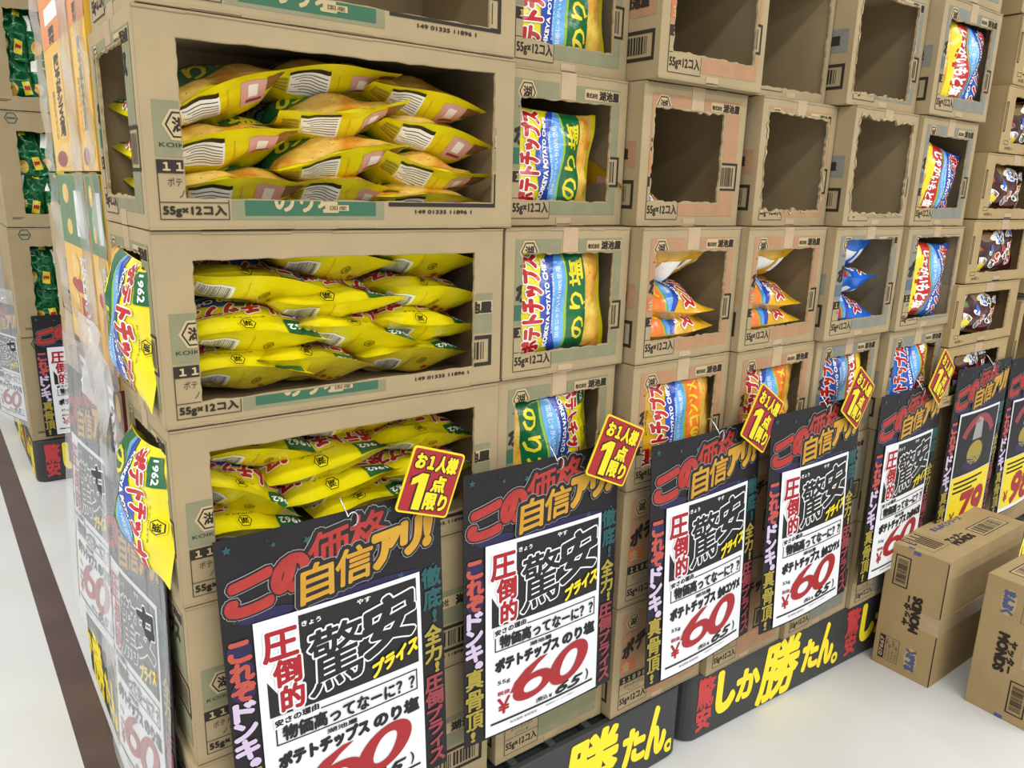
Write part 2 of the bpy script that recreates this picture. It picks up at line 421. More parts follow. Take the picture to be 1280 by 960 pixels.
def carton(label, kind, x, y, row, w, hole=None, lhole=None, long=False, depth=None, j=0.0, seed=1, rz=0.0, group=None, z=None, h=H, kraft='kraft', tapes=True):
    W = w; D = depth or (0.266 if long else 0.5); z = Z0 + (5 - row) * H if z is None else z
    o = thing('open_carton' if hole else 'closed_carton', label, 'cardboard box', (x, y, z), (0, 0, rz), group)
    t = 0.004; hh = h - 0.0018; mb = MB()
    hp = jag(hole, j, seed) if hole else None; lp = jag(lhole, 0.003, seed + 3) if lhole else None
    panel(mb, W, hh, hp, t, lambda u, v, d: (u, d, v), kraft)
    panel(mb, D - 2 * t, hh, lp, t, lambda u, v, d: (d, D - t - u, v), kraft)
    mb.box(W - t, W, t, D - t, 0, hh, kraft); mb.box(0, W, D - t, D, 0, hh, kraft)
    mb.box(t, W - t, t, D - t, 0, t, kraft); mb.box(t, W - t, t, D - t, hh - t, hh, kraft)
    put('carton_body', mb.mesh('carton_body'), o)
    # flap seams: thin lips of the top and bottom flaps proud of the front edge
    r = random.Random(seed)
    for zz in (hh - .0035, .0005):
        lb = MB(); n = 9; px = [W * i / n for i in range(n + 1)]; dz = [r.uniform(-.0008, .0008) for _ in px]
        for i in range(n): lb.box(px[i], px[i + 1], -.0009, .001, zz + dz[i], zz + dz[i] + .003, kraft)
        put('flap_edge', lb.mesh('flap_edge'), o)['kind'] = 'stuff'
    key = (kind, long, round(w, 3), str(hole))
    if key not in _PRINT:
        d = long_print(w, not hole) if long else (end_print(kind, w, not hole) if kind in KIND else kind())
        if hole: d.clip(grow(hole, max(.0012, j * .9)))
        _PRINT[key] = d.mesh('carton_print', front_map)
    put('printed_marks', _PRINT[key], o)['kind'] = 'stuff'
    if long:
        key = ('L', str(lhole))
        if key not in _PRINT:
            d = end_print('green', D)
            if lhole: d.clip(grow(lhole, .003))
            _PRINT[key] = d.mesh('carton_print', left_map(D))
        put('printed_marks', _PRINT[key], o)['kind'] = 'stuff'
    elif kind in KIND and tapes is True:
        key = ('side', kind, round(D, 3))
        if key not in _PRINT:
            d = Decal(); d.frame(D - .19, .03, D - .012, .079, .006, 'kink'); d.barcode(D - .175, .041, D - .03, .069, 'kink', 2, 9)
            d.rect(D - .12, .1, D - .012, .145, KIND[kind][0]); d.text('湖池屋', (D - .09, .115, D - .03, .132), 'kink', 3, .0012)
            _PRINT[key] = d.mesh('carton_print', left_map(D))
        put('printed_marks', _PRINT[key], o)['kind'] = 'stuff'
    if tapes:
        s = w / .268; a, b = .116 * s, .148 * s
        if not long:
            top = .04 if not hole else min(.043, hh - max(p[1] for p in hole) - .001)
            tb = MB(); tb.box(a, b, -.0010, .0, hh - top, hh + .0002, 'tape'); tb.box(a, b, 0, D * .5, hh, hh + .0006, 'tape')
            put('tape', tb.mesh('tape'), o)
            tb = MB(); tb.box(a, b, -.0009, .0, 0, .014, 'tape'); put('tape', tb.mesh('tape'), o)
        else:
            for zz0, zz1 in ((hh - .028, hh), (0, .02)):
                tb = MB(); tb.box(-.0009, 0, D * .5 - .017, D * .5 + .017, zz0, zz1, 'tape'); put('tape', tb.mesh('tape'), o)
    if j > .004:
        r = random.Random(seed); rb = MB(); q = jag(hole, j, seed); cx = sum(p[0] for p in q) / len(q); cy = sum(p[1] for p in q) / len(q)
        offs = [r.choice((0.001, .0015, .002, .003, .0055)) for _ in q]
        og = []
        for p, f_ in zip(q, offs):
            dx, dy = p[0] - cx, p[1] - cy; k = max(abs(dx) / (W * .4), abs(dy) / (h * .4))
            og.append((p[0] + (math.copysign(f_, dx) if abs(dx) > W * .33 else 0), p[1] + (math.copysign(f_, dy) if abs(dy) > h * .3 else 0)))
        n = len(q)
        for i in range(n):
            k = (i + 1) % n
            if r.random() < 0.75: rb.face([(q[i][0], -.0014, q[i][1]), (q[k][0], -.0014, q[k][1]), (og[k][0], -.0016, og[k][1]), (og[i][0], -.0016, og[i][1])], 'torn')
        put('torn_edge', rb.mesh('torn_edge'), o)['kind'] = 'stuff'
    return o
def q4(x0, z0, x1, z1, dz=(0, 0, 0, 0)):   # BL BR TR TL
    return [(x0, z0 + dz[0]), (x1, z0 + dz[1]), (x1, z1 + dz[2]), (x0, z1 + dz[3])]
ROW = {-1: 'cut off by the picture top', 0: 'top row', 1: 'second row', 2: 'third row', 3: 'fourth row', 4: 'fifth row', 5: 'bottom row'}
GC = 'stacked potato chip cartons'
LH = q4(.036, .036, .205, .212)
c1 = {0: (.006, 0, .516, q4(.05, .036, .47, .212)), 1: (.0, -.003, .522, q4(.044, .037, .486, .217, (0, 0, .004, -.004))), 2: (.001, 0, .508, q4(.045, .031, .456, .208)), 3: (.003, 0, .505, q4(.047, .038, .458, .209)), 4: (.005, 0, .503, None), 5: (-.002, 0, .503, None)}
c1lab = {0: 'long kraft carton with wide window, cut off by the top of the picture', 1: 'long open carton of yellow bags with chip pictures and open end window, uppermost whole one',
         2: 'long open carton packed with yellow bags showing barcodes, middle of the corner stack', 3: 'long open carton of yellow bags half covered by the first price poster', 4: 'long closed carton mostly hidden behind the first price poster, above the lowest one', 5: 'lowest long carton of the corner stack, at the picture bottom'}
for r, (x, y, w, hole) in c1.items():
    carton(c1lab[r], 'green', x, y, r, w, hole, LH if hole else None, True, seed=20 + r, j=.0016, group=GC)
cols = {2: ('green', {0: (.543, .055, .262), 1: (.532, .04, .266), 2: (.514, 0, .27), 3: (.512, .006, .262), 4: (.514, 0, .268), 5: (.517, -.004, .265)}),
        3: ('salmon', {0: (.806, -.02, .28), 1: (.802, .004, .278), 2: (.79, -.027, .268), 3: (.789, -.027, .27), 4: (.786, -.028, .272), 5: (.784, -.03, .272)}),
        4: ('salmon', {0: (1.089, 0, .238), 1: (1.098, -.02, .250), 2: (1.06, -.045, .262), 3: (1.062, -.045, .268), 4: (1.062, -.042, .268), 5: (1.06, -.046, .27)}),
        5: ('blue', {0: (1.331, -.047, .278), 1: (1.352, -.06, .258), 2: (1.326, -.066, .274), 3: (1.334, -.05, .262), 4: (1.334, -.055, .266), 5: (1.333, -.057, .268)}),
        6: ('blue', {-1: (1.615, -.074, .27), 0: (1.612, -.078, .28), 1: (1.612, -.07, .268), 2: (1.604, -.078, .27), 3: (1.602, -.07, .28), 4: (1.604, -.068, .276), 5: (1.604, -.068, .276)})}
CN = {2: ('green-printed', 'beside the long cartons'), 3: ('salmon-printed', 'of the left salmon stack'), 4: ('salmon-printed', 'of the right salmon stack'), 5: ('grey-printed', 'of the left grey stack'), 6: ('grey-printed', 'of the right grey stack')}
CST = {(2, 0): 'showing a yellow bag', (2, 1): 'with a yellow bag in its window', (2, 2): 'with a yellow bag bulging out', (2, 3): 'with an upside-down yellow bag',
       (3, 0): 'empty', (3, 1): 'nearly empty', (3, 2): 'with three gold bags', (3, 3): 'with one gold bag', (4, 0): 'empty', (4, 1): 'empty and torn', (4, 2): 'with three gold bags', (4, 3): 'with one gold bag',
       (5, 0): 'empty and torn', (5, 1): 'empty and ragged', (5, 2): 'with blue bags lying flat', (5, 3): 'with one blue bag', (6, 0): 'with one blue bag', (6, 1): 'with a slumped blue bag', (6, 2): 'with a blue bag', (6, 3): 'with one tilted blue bag'}
hole_std = q4(.036, .043, .232, .201)
special = {(4, 0): (q4(.012, .020, .226, .225), .003), (4, 1): (q4(.022, .032, .222, .212, (0, 0, 0, .004)), .0052), (5, 0): (q4(.018, .026, .238, .214), .0045), (5, 1): (q4(.02, .028, .236, .222), .0075),
           (5, 2): (q4(.046, .042, .238, .217), .002), (6, 2): (q4(.05, .026, .255, .219), .002), (3, 1): (q4(.03, .044, .215, .203), .004), (3, 0): (q4(.034, .046, .25, .21), .003)}
for c, (kind, d) in cols.items():
    for r, (x, y, w) in d.items():
        if r in (4, 5): hole, jj = None, 0
        else:
            hole, jj = special.get((c, r), (hole_std, .0022)); s = w / .268
            if (c, r) not in special: hole = [(p[0] * s, p[1] + (random.random() - .5) * .006) for p in hole]
        lab = CN[c][0] + (' carton ' + CST[(c, r)] if (c, r) in CST else (' closed carton' if r > 3 else ' carton')) + ', ' + ROW[r] + ' ' + CN[c][1]
        carton(lab, kind, x, y, r, w, hole, None, False, j=jj, seed=c * 10 + r + 3, rz=random.uniform(-.002, .002), group=GC)

# ------------------------------------------------------------------ bags
NX, NY = 18, 26
class Shape:
    def __init__(s, seed, a=.195, L=.245, T=.052, bend=0.0, wr=1.0, crimp=.006, curl=0.0):
        r = random.Random(seed); s.a, s.L = a, L
        ph = [r.uniform(0, 6.28) for _ in range(8)]
        s.P = {}; s.N = {}
        for side in (1, -1):
            G = []
            for j in range(NY + 1):
                t = j / NY * 2 - 1; row = []
                pt = (1 - (abs(t) / .93) ** 2.6) ** .75 if abs(t) < .93 else 0.0
                for i in range(NX + 1):
                    u = i / NX * 2 - 1
                    ps = max(0, 1 - abs(u) ** 2.4) ** .62
                    h = T / 2 * ps * pt
                    w = math.sin(u * 9 + ph[0] + side) * .5 + math.sin(u * 15 + ph[1]) * .3 + math.sin(u * 5 + t * 4 + ph[2]) * .5
                    h += side * 0 + wr * .0032 * ps * w * (abs(t) ** 2.2) * (1 if abs(t) < .93 else 0)
                    h += wr * .0028 * ps * pt * (math.sin(u * 4 + t * 7 + ph[3]) + math.sin(t * 11 - u * 3 + ph[4]) * .6)
                    h = max(h, .0004 if (abs(t) < .999 and abs(u) < .999) else 0)
                    mid = bend * t * t + curl * abs(t) ** 3.2 + crimp * (abs(t) ** 5) * math.sin(2.6 * u + ph[5 if t > 0 else 6])
                    x = u * a / 2 * (1 - .085 * pt); y = t * L / 2 * (1 - .02 * ps) + .002 * math.sin(u * 6 + ph[7]) * abs(t)
                    row.append(Vector((x, y, side * h + mid)))
                G.append(row)
            s.P[side] = G
            Nn = []
            for j in range(NY + 1):
                row = []
                for i in range(NX + 1):
                    dx = G[j][min(i + 1, NX)] - G[j][max(i - 1, 0)]; dy = G[min(j + 1, NY)][i] - G[max(j - 1, 0)][i]
                    row.append(dx.cross(dy).normalized() * side)
                Nn.append(row)
            s.N[side] = Nn
        s.body = {}; s.print = {}
    def bil(s, A, u, v):
        x = min(max(u, 0), 1) * NX; y = min(max(v, 0), 1) * NY; i = min(int(x), NX - 1); j = min(int(y), NY - 1); a, b = x - i, y - j
        return A[j][i] * (1 - a) * (1 - b) + A[j][i + 1] * a * (1 - b) + A[j + 1][i] * (1 - a) * b + A[j + 1][i + 1] * a * b
    def mesh(s, m):
        if m not in s.body:
            b = MB(); b.grid(s.P[1], m); b.grid(s.P[-1], m, True); s.body[m] = b.mesh('bag_film', True)
        return s.body[m]
    def pr(s, key, fn, side):
        k = (key, side)
        if k not in s.print:
            d = fn(); a, L = s.a, s.L; d.keep(.001, .001, .194, .244)
            d.cut([.195 * i / NX for i in range(1, NX)], [.245 * j / NY for j in range(1, NY)])
            def uv(x, y): return ((x / .195) if side > 0 else 1 - x / .195, y / .245)
            def f(x, y, l):
                u, v = uv(x, y); return s.bil(s.P[side], u, v) + s.bil(s.N[side], u, v).normalized() * (.0004 + .0003 * l)
            def n(x, y):
                u, v = uv(x, y); return s.bil(s.N[side], u, v).normalized()
            s.print[k] = d.mesh('bag_print', f, n)
        return s.print[k]
def bag_front(fl):
    def fn():
        d = Decal(); A = .195
        red = 'fred'
        if fl == 'nori': band, btxt, bt = 'fgreen', 'のり塩', 'fyellow'
        elif fl == 'kin': band, btxt, bt = 'forange', '金のコンソメ', 'fyellow'
        else: band, btxt, bt = 'fcrimson', 'じゃがいもと塩', 'fwhite'
        d.rect(0, .011, A, .062, 'fchips', 1)
        rr = random.Random(2)
        for k in range(26):
            x, y = rr.uniform(.01, .185), rr.uniform(.016, .056); d.rect(x, y, x + .002, y + .0012, 'fherb', 2)
        if fl == 'shio': d.rect(0, .04, A, .066, 'fyellow', 2)
        d.rect(0, .104, A, .122, 'flime', 1)
        d.ell(A / 2, .112, .104, .058, 'fnavy', 2, 24, 0, 180)
        d.ell(A / 2, .112, .102, .030, 'fsky', 3, 24, 0, 180)
        d.rect(0, .058, A, .106, band, 2)
        d.text(btxt, (.022, .064, .173, .100), bt, 3, .0012, res=2)
        d.text('KOIKEYA POTATO CHIPS', (.016, .1475, .18, .1565), 'fwhite', 4, .0006, res=2)
        d.text('国産じゃがいも100%使用', (.03, .121, .165, .131), 'fwhite', 4, 0, res=2)
        d.text('KOIKEYA IS THE ORIGINAL', (.04, .137, .155, .141), 'fwhite', 4, 0, res=1)
        d.text('ポテトチップス', (.008, .164, .187, .202), red, 5, .0022, res=3, outline='fwhite', ow=.0042)
        d.hexlogo(.112, .2225, .0115, 'fblack', 'bagyellow' if fl == 'nori' else ('fwhite' if fl == 'shio' else 'baggold'), 2)
        d.text('KOIKEYA', (.085, .2065, .14, .2095), 'fblack', 2, 0, res=1)
        d.poly([(.012, .206), (.056, .206), (.056, .240), (.034, .235), (.012, .240)], 'fgreen' if fl == 'nori' else 'fcrimson', 2)
        d.text('1962', (.016, .216, .052, .227), 'fwhite', 3, .0005, res=2)
        return d
    return fn
def bag_back(fl):
    def fn():
        d = Decal(); A = .195
        d.rect(.022, .198, .072, .228, 'fwhite', 1); d.barcode(.026, .200, .068, .226, 'fbar', 2, 4)
        d.ring(.118, .214, .008, .0012, 'fblack', 2); d.text('湖', (.114, .210, .122, .218), 'fblack', 2, 0, res=1)
        d.text('チップス', (.128, .192, .178, .202), 'fred', 2, .0008, res=2)
        d.rect(.09, .012, .091, .235, 'baggold', 1)
        d.rect(.104, .012, .162, .04, 'fwhite', 1)
        for k in range(7): d.rect(.107, .0150 + k * .0034, .159 - (k % 3) * .006, .0159 + k * .0034, 'fbar', 2)
        d.rect(.104, .008, .162, .012, 'fblack', 1)
        d.rect(.030, .012, .070, .044, 'fpink', 1); d.rect(.043, .017, .058, .033, 'fwhite', 2)
        d.rect(.036, .036, .062, .040, 'rose', 2)
        d.rect(.004, .010, .030, .03, 'fherb', 1)
        for k in range(4): d.rect(.164, .016 + k * .006, .188, .0195 + k * .006, 'olive', 1)
        d.rect(.115, .085, .178, .135, 'fgrey', 1); d.rect(.02, .09, .075, .15, 'fwhite', 1); d.rect(.02, .165, .06, .185, 'fwhite', 1); d.rect(.12, .155, .15, .18, 'fcrimson', 1)
        for k in range(4): d.rect(.12, .091 + k * .010, .172, .094 + k * .010, 'fbar', 2)
        return d
    return fn
BODY = {'nori': 'bagyellow', 'kin': 'baggold', 'shio': 'bagblue'}
SH = [Shape(11, T=.066, curl=.014, wr=1.5), Shape(12, T=.062, curl=.018, wr=1.8), Shape(13, T=.07, curl=.010, wr=1.4), Shape(14, T=.064, curl=.016, wr=2.0)]
SHC = [Shape(41, T=.044, a=.19, L=.235, bend=-.004, wr=1.3), Shape(42, T=.05, a=.19, L=.235, bend=-.012, wr=1.8)]
def bag(label, fl, sh, M, group, name='chip_bag'):
    o = thing(name, label, 'snack bag', group=group); o.matrix_world = M
    f = put('bag_film', sh.mesh(BODY[fl]), o)
    put('front_print', sh.pr(fl + 'f', bag_front(fl), 1), f)['kind'] = 'stuff'
    put('back_print', sh.pr(fl + 'b', bag_back(fl), -1), f)['kind'] = 'stuff'
    return o
def frame(X, Y, Z, loc):
    M = Matrix((X, Y, Z)).transposed().to_4x4(); M.translation = loc; return M
def R(ax, deg): return Matrix.Rotation(math.radians(deg), 4, ax)
X_, Y_, Z_ = Vector((1, 0, 0)), Vector((0, 1, 0)), Vector((0, 0, 1))
# bags lying in the long cartons: crimped end towards the aisle
GB = 'yellow chip bags in the long cartons'
def lying(label, k, x, z, roll, pitch, top, ysh=0.0, group=GB, wsc=1.0):
    sh = SH[k % 4]
    base = frame(-X_, -Y_, Z_, Vector((0, 0, 0))) if top else frame(X_, Y_, Z_, Vector((0, 0, 0)))
    M = Matrix.Translation((x, .0235 + ysh + .245 / 2 * math.cos(math.radians(pitch)), z)) @ R('Y', -roll) @ R('X', pitch) @ base @ Matrix.Diagonal((wsc, 1, 1, 1))
    return bag(label, 'nori', sh, M, group)
r1z = Z0 + 4 * H; r2z = Z0 + 3 * H; r3z = Z0 + 2 * H
U = 'in the uppermost long carton'
for k, (x, z, roll, pitch, ys, nm, wsc) in enumerate([
    (.106, .165, 22, 5, .004, 'steeply tilted bag with chip pictures at upper left', .92), (.270, .196, 5, 2, .035, 'bag with chip pictures set back at top centre', 1), (.408, .182, -9, 2, .015, 'bag with chip pictures at upper right', .97),
    (.271, .150, 9, 4, .008, 'centre bag with chip pictures, second from the top', 1), (.420, .130, -10, 2, .01, 'right hand bag with chip pictures, second from the top', .97), (.112, .102, 12, 3, .004, 'left hand bag with chip pictures above the bottom layer', .98),
    (.268, .094, 11, 3, .004, 'centre bag with chip pictures, third from the top', 1.03), (.415, .076, -8, 2, .008, 'right hand bag with chip pictures, third from the top', .95), (.118, .045, 2, 1, .003, 'bottom left bag with chip pictures', .95), (.272, .044, -1, 1, .02, 'bottom centre bag with chip pictures', .9), (.405, .034, -3, 0, .012, 'bottom right bag with chip pictures', .9)]):
    lying('yellow ' + nm + ' ' + U, k, x, r1z + z, roll, pitch, False, ys, wsc=wsc)
U = 'in the middle long carton'
for k, (x, z, roll, pitch, ys, nm, wsc) in enumerate([
    (.134, .168, -10, 3, .0, 'bag at upper left', 1), (.262, .196, -4, 1, .02, 'bag at the very top centre', 1), (.410, .190, -5, 1, .02, 'bag at the top right', .95), (.254, .138, -3, 4, .004, 'centre bag with 1962 badge, second from the top', 1.05), (.408, .140, -10, 3, .01, 'right hand bag, second from the top', .97),
    (.136, .104, -6, 4, .0, 'left hand bag, second from the top', 1.0), (.290, .088, -13, 4, .002, 'centre bag with a sloping seal, third from the top', 1.05), (.408, .090, -9, 3, .01, 'right hand bag, third from the top', .97), (.215, .048, -10, 2, .006, 'centre bag in the bottom layer', .88), (.120, .052, -6, 2, .006, 'left hand bag, third from the top', .9), (.385, .042, -3, 1, .012, 'right hand bag in the bottom layer', .95)]):
    lying('yellow ' + nm + ' ' + U, k + 1, x, r2z + z, roll, pitch, True, ys, wsc=wsc)
U = 'in the long carton behind the first poster'
for k, (x, z, roll, pitch, ys, nm, wsc) in enumerate([
    (.135, .176, -9, 2, .012, 'bag with green badge at upper left', .9), (.105, .118, -30, 4, .0, 'steeply tilted bag at left', .9), (.238, .140, 6, 4, .004, 'large centre bag with 1962 badge', 1.05), (.277, .190, -4, 1, .02, 'bag tucked in at top centre', .95), (.400, .198, 0, 0, .02, 'bag at the top right corner', .9),
    (.405, .150, -6, 3, .008, 'bag behind the red limit card', .95), (.255, .096, 5, 2, .006, 'lower centre bag', 1), (.412, .090, -6, 2, .01, 'lower right bag', .95), (.115, .060, -10, 1, .006, 'lowest bag at left', .9), (.300, .056, 3, 1, .008, 'lowest bag at centre', .95)]):
    lying('yellow ' + nm + ' ' + U, k + 2, x, r3z + z, roll, pitch, True, ys, wsc=wsc)
# bags standing behind the end windows of the long cartons
for k, (z, x, y, tilt, nm) in enumerate([(r2z + .118, -.002, .142, 4, 'middle'), (r3z + .112, -.010, .138, -3, 'lower')]):
    M = Matrix.Translation((x, y, z)) @ R('X', tilt) @ R('Y', 4) @ frame(-Z_, -Y_, -X_, Vector((0, 0, 0)))
    bag('yellow bag bulging from the left end window of the %s long carton' % nm, 'nori', SHC[k], M, 'bags in the end windows')
# bags standing in the end cartons
def stand(label, fl, k, c, r, mode, dx=0.0, dz=0.0, roll=0.0, tilt=0.0, dy=.034, sc_=1.0):
    x, y, w = cols[c][1][r]; z = Z0 + (5 - r) * H
    base = frame(Z_, -X_, -Y_, Vector((0, 0, 0))) if mode == 'L' else frame(-Z_, X_, -Y_, Vector((0, 0, 0)))
    M = Matrix.Translation((x + w / 2 + dx, y + dy, z + .122 + dz)) @ R('Y', roll) @ R('X', tilt) @ base @ Matrix.Scale(sc_, 4)
    bag(label, fl, SHC[k % 2] if k < 10 else SH[k % 4], M, 'bags standing in the end cartons')
stand('yellow bag in the green-printed carton cut by the picture top', 'nori', 0, 2, 0, 'L', -.01, -.02)
stand('yellow bag slumped below the window top in the second green-printed carton', 'nori', 1, 2, 1, 'L', -.012, -.016, 2, sc_=.9)
stand('yellow bag filling the window of the third green-printed carton', 'nori', 0, 2, 2, 'L', -.014, -.002, -3, dy=.028)
stand('yellow bag turned upside down in the lowest open green-printed carton', 'nori', 1, 2, 3, 'R', -.01, .0, -8, dy=.03)
stand('gold bag standing in the left salmon stack above its poster', 'kin', 0, 3, 3, 'L', .004, -.002, -6, dy=.022)
stand('gold bag standing in the right salmon stack above its poster', 'kin', 1, 4, 3, 'L', -.002, -.004, -4, dy=.026)
stand('blue bag standing in the left grey stack above its poster', 'shio', 0, 5, 3, 'L', -.004, .0, -4, dy=.024)
stand('blue bag at the top of the right grey stack', 'shio', 1, 6, 0, 'R', .008, -.006, 2, dy=.02)
stand('blue bag slumped to the right in the second carton of the right grey stack', 'shio', 0, 6, 1, 'R', .004, -.022, 10, sc_=.92, dy=.026)
stand('blue bag in the third carton of the right grey stack', 'shio', 1, 6, 2, 'R', .002, -.006, 4, dy=.02)
stand('blue bag standing in the right grey stack above its poster', 'shio', 1, 6, 3, 'L', .004, .002, -8, dy=.02)
# bags lying along the carton width, seal to the right
def across(label, fl, k, x, y, z, roll, yaw=0, up=1, face=20):
    M = Matrix.Translation((x, y, z)) @ R('Z', yaw) @ R('Y', roll) @ (frame(-Y_, X_, Z_, Vector((0, 0, 0))) if up > 0 else frame(Y_, X_, -Z_, Vector((0, 0, 0)))) @ R('Y', face) @ Matrix.Diagonal((.95, .92, 1.15, 1))
    bag(label, fl, SH[k % 4], M, 'bags lying flat in the end cartons')
for c, nm in ((3, 'left'), (4, 'right')):
    x, y, w = cols[c][1][2]
    for k, (dx, dz, rl, pos) in enumerate([(-.014, .172, 4, 'top'), (-.016, .110, 7, 'middle'), (-.018, .056, 0, 'bottom')]):
        across('gold bag lying flat, %s of three in the %s salmon stack' % (pos, nm), 'kin', k + c, x + w / 2 + dx, y + .108, r2z + dz, rl, 0, 1, (-24, 17, 10)[k])
x, y, w = cols[5][1][2]
for k, (dx, dz, rl, pos) in enumerate([(-.010, .174, 2, 'top'), (-.014, .116, 6, 'middle'), (-.016, .062, 3, 'bottom')]):
    across('blue bag lying flat, %s of three in the left grey stack' % pos, 'shio', k, x + w / 2 + dx, y + .108, r2z + dz, rl, 0, 1, (-32, -10, 16)[k])
x, y, w = cols[3][1][1]
across('gold bag left lying at the bottom of a nearly empty salmon-printed carton', 'kin', 1, x + .075, y + .14, r1z + .058, 16, 12)

# ------------------------------------------------------------------ dark snack cartons right of the grey stacks
def snack_print():
    d = Decal(); d.frame(.02, .02, .045, .03, .001, 'kink'); d.text('30個入', (.028, .008, .075, .016), 'kink', 3); d.frame(.004, .05, .014, .12, .0025, 'kink')
    return d
def snack_bag_print():
    def fn():
        r = random.Random(3); d = Decal(); cs = ['fyellow', 'fcb', 'fred', 'fcg', 'fck']
        for k in range(30):
            cx, cy = r.uniform(.02, .175), r.uniform(.03, .215); n = 9; rad = r.uniform(.012, .024); ph = r.uniform(0, 6)
            q = [rad * r.uniform(.55, 1.25) for _ in range(n)]
            P = [(cx + q[i] * math.cos(2 * PI * i / n + ph), cy + q[i] * math.sin(2 * PI * i / n + ph) * .8) for i in range(n)]
            Q = [(cx + (q[i] + .003) * math.cos(2 * PI * i / n + ph), cy + (q[i] + .003) * math.sin(2 * PI * i / n + ph) * .8) for i in range(n)]
            if k % 3: d.poly(Q, 'fwhite', 1 + k * .15)
            d.poly(P, (cs + ['fherb', 'bagbrown', 'fcrimson'])[k % 8], 1.1 + k * .15)
        d.ell(.1, .03, .04, .02, 'fchips', 1); d.ell(.165, .16, .022, .03, 'fherb', 1)
        for k in range(4): d.rect(.02 + k * .012, .215, .028 + k * .012, .232, 'fwhite', 2)
        return d
    return fn
BODY['snack'] = 'bagbrown'
def snack_bag(label, k, M):
    o = thing('snack_bag', label, 'snack bag', group='dark red snack bags'); o.matrix_world = M
    f = put('bag_film', SHC[k % 2].mesh('bagbrown'), o); put('front_print', SHC[k % 2].pr('snack', snack_bag_print(), 1), f)['kind'] = 'stuff'
HS = .160
snk = [(6, 1.98, -.08, .33, 'uppermost'), (5, 1.985, -.085, .33, 'top'), (4, 1.962, -.09, .34, 'second'), (3, 1.91, -.09, .345, 'third'), (2, 1.9, -.09, .36, 'fourth'), (1, 1.868, -.09, .37, 'fifth'), (0, 1.862, -.09, .37, 'lowest')]
for k, x, y, w, nm in snk:
    z = .688 + (k - 0) * .1625
    carton('low kraft carton of dark red snack bags, %s of the stack at the right edge' % nm, snack_print, x, y, 0, w, q4(.05, .026, w - .05, .135), None, False, depth=.4, j=.002, seed=60 + k, z=z, h=.1615, kraft='kraft2', tapes=True, group='low snack cartons')
    M = Matrix.Translation((x + w / 2, y + .03, z + .078)) @ R('Y', (-6, 8, -4, 5, -10, 4, 6)[k]) @ frame(Z_, -X_, -Y_, Vector((0, 0, 0))) @ Matrix.Diagonal((.66, 1.25, .8, 1))
    snack_bag('dark red snack bag with bright stickers in the %s low carton' % nm, k, M)
for k in range(3):
    carton('plain closed carton hidden behind the yellow price poster, %s' % ('lower', 'middle', 'upper')[k], snack_print, 1.888, -.06, 0, .36, None, None, False, depth=.4, seed=80 + k, z=Z0 + k * .17, h=.1695, kraft='kraft2', group='low snack cartons')
for k, (z, hole) in enumerate([(Z0, None), (Z0 + .26, None), (.698, q4(.03, .03, .33, .2)), (.96, None), (1.2, q4(.03, .03, .33, .2)), (1.44, None)]):
    carton('kraft carton at the far right edge, %s' % ('lowest', 'second from the bottom', 'with a dark empty window', 'just above the dark window', 'with an upper empty window', 'topmost')[k], snack_print, 2.36, -.06, 0, .36, hole, None, False, depth=.4, seed=90 + k, z=z, h=.24 if z > .5 else .258, kraft='kraft2', group='far right cartons')

# ------------------------------------------------------------------ price posters
PW, PH = .34, .49
def pcurve(x, amp, ph):  # gentle waviness across the poster, metres towards the viewer
    return amp * math.sin(PI * x / PW * 1.0 + ph)
def header():
    d = Decal()
    # shaped black field with grey rim behind the lettering, drawn as fat outlines
    q1 = [(.010, .380), (.075, .388), (.075, .440), (.008, .424)]
    for ch, q in (('こ', [(.010, .378), (.066, .384), (.074, .436), (.012, .420)]), ('の', [(.072, .392), (.120, .400), (.122, .448), (.076, .440)]), ('価', [(.122, .412), (.182, .420), (.184, .476), (.126, .466)]), ('格', [(.184, .420), (.244, .426), (.246, .484), (.188, .478)])):
        d.text(ch, q, 'hgrey', 1, .0092, res=3); d.text(ch, q, 'black', 2, .0080, res=3); d.text(ch, q, 'hred', 3, .0052 if ch in 'この' else .0013, res=3)
    for ch, q in (('自', [(.108, .368), (.156, .374), (.158, .428), (.112, .424)]), ('信', [(.160, .378), (.216, .384), (.220, .436), (.164, .432)]), ('ア', [(.220, .390), (.262, .396), (.266, .444), (.224, .440)]), ('リ', [(.268, .398), (.298, .402), (.302, .452), (.272, .448)]), ('!', [(.308, .404), (.316, .406), (.322, .456), (.312, .454)])):
        d.text(ch, q, 'hgrey', 4, .0092, res=3); d.text(ch, q, 'black', 5, .0080, res=3); d.text(ch, q, 'gold', 6, .0045 if ch in 'アリ!' else .0014, res=3)
    r = random.Random(5)
    for k in range(26):
        x, y = r.uniform(.01, .33), r.choice((r.uniform(.455, .48), r.uniform(.345, .372))); q = r.choice((.002, .003, .0045, .007))
        d.poly([(x + q * (1 if i % 2 else .45) * math.cos(i * PI / 5 + k), y + q * (1 if i % 2 else .45) * math.sin(i * PI / 5 + k)) for i in range(10)], r.choice(('teal', 'tealdark', 'purple')), 1)
    for (a, b, c, e) in ((.02, .36, .10, .378), (.12, .355, .30, .372)):
        d.ell((a + c) / 2, (b + e) / 2, (c - a) / 2, (e - b) / 2, 'purple', 0)
    return d
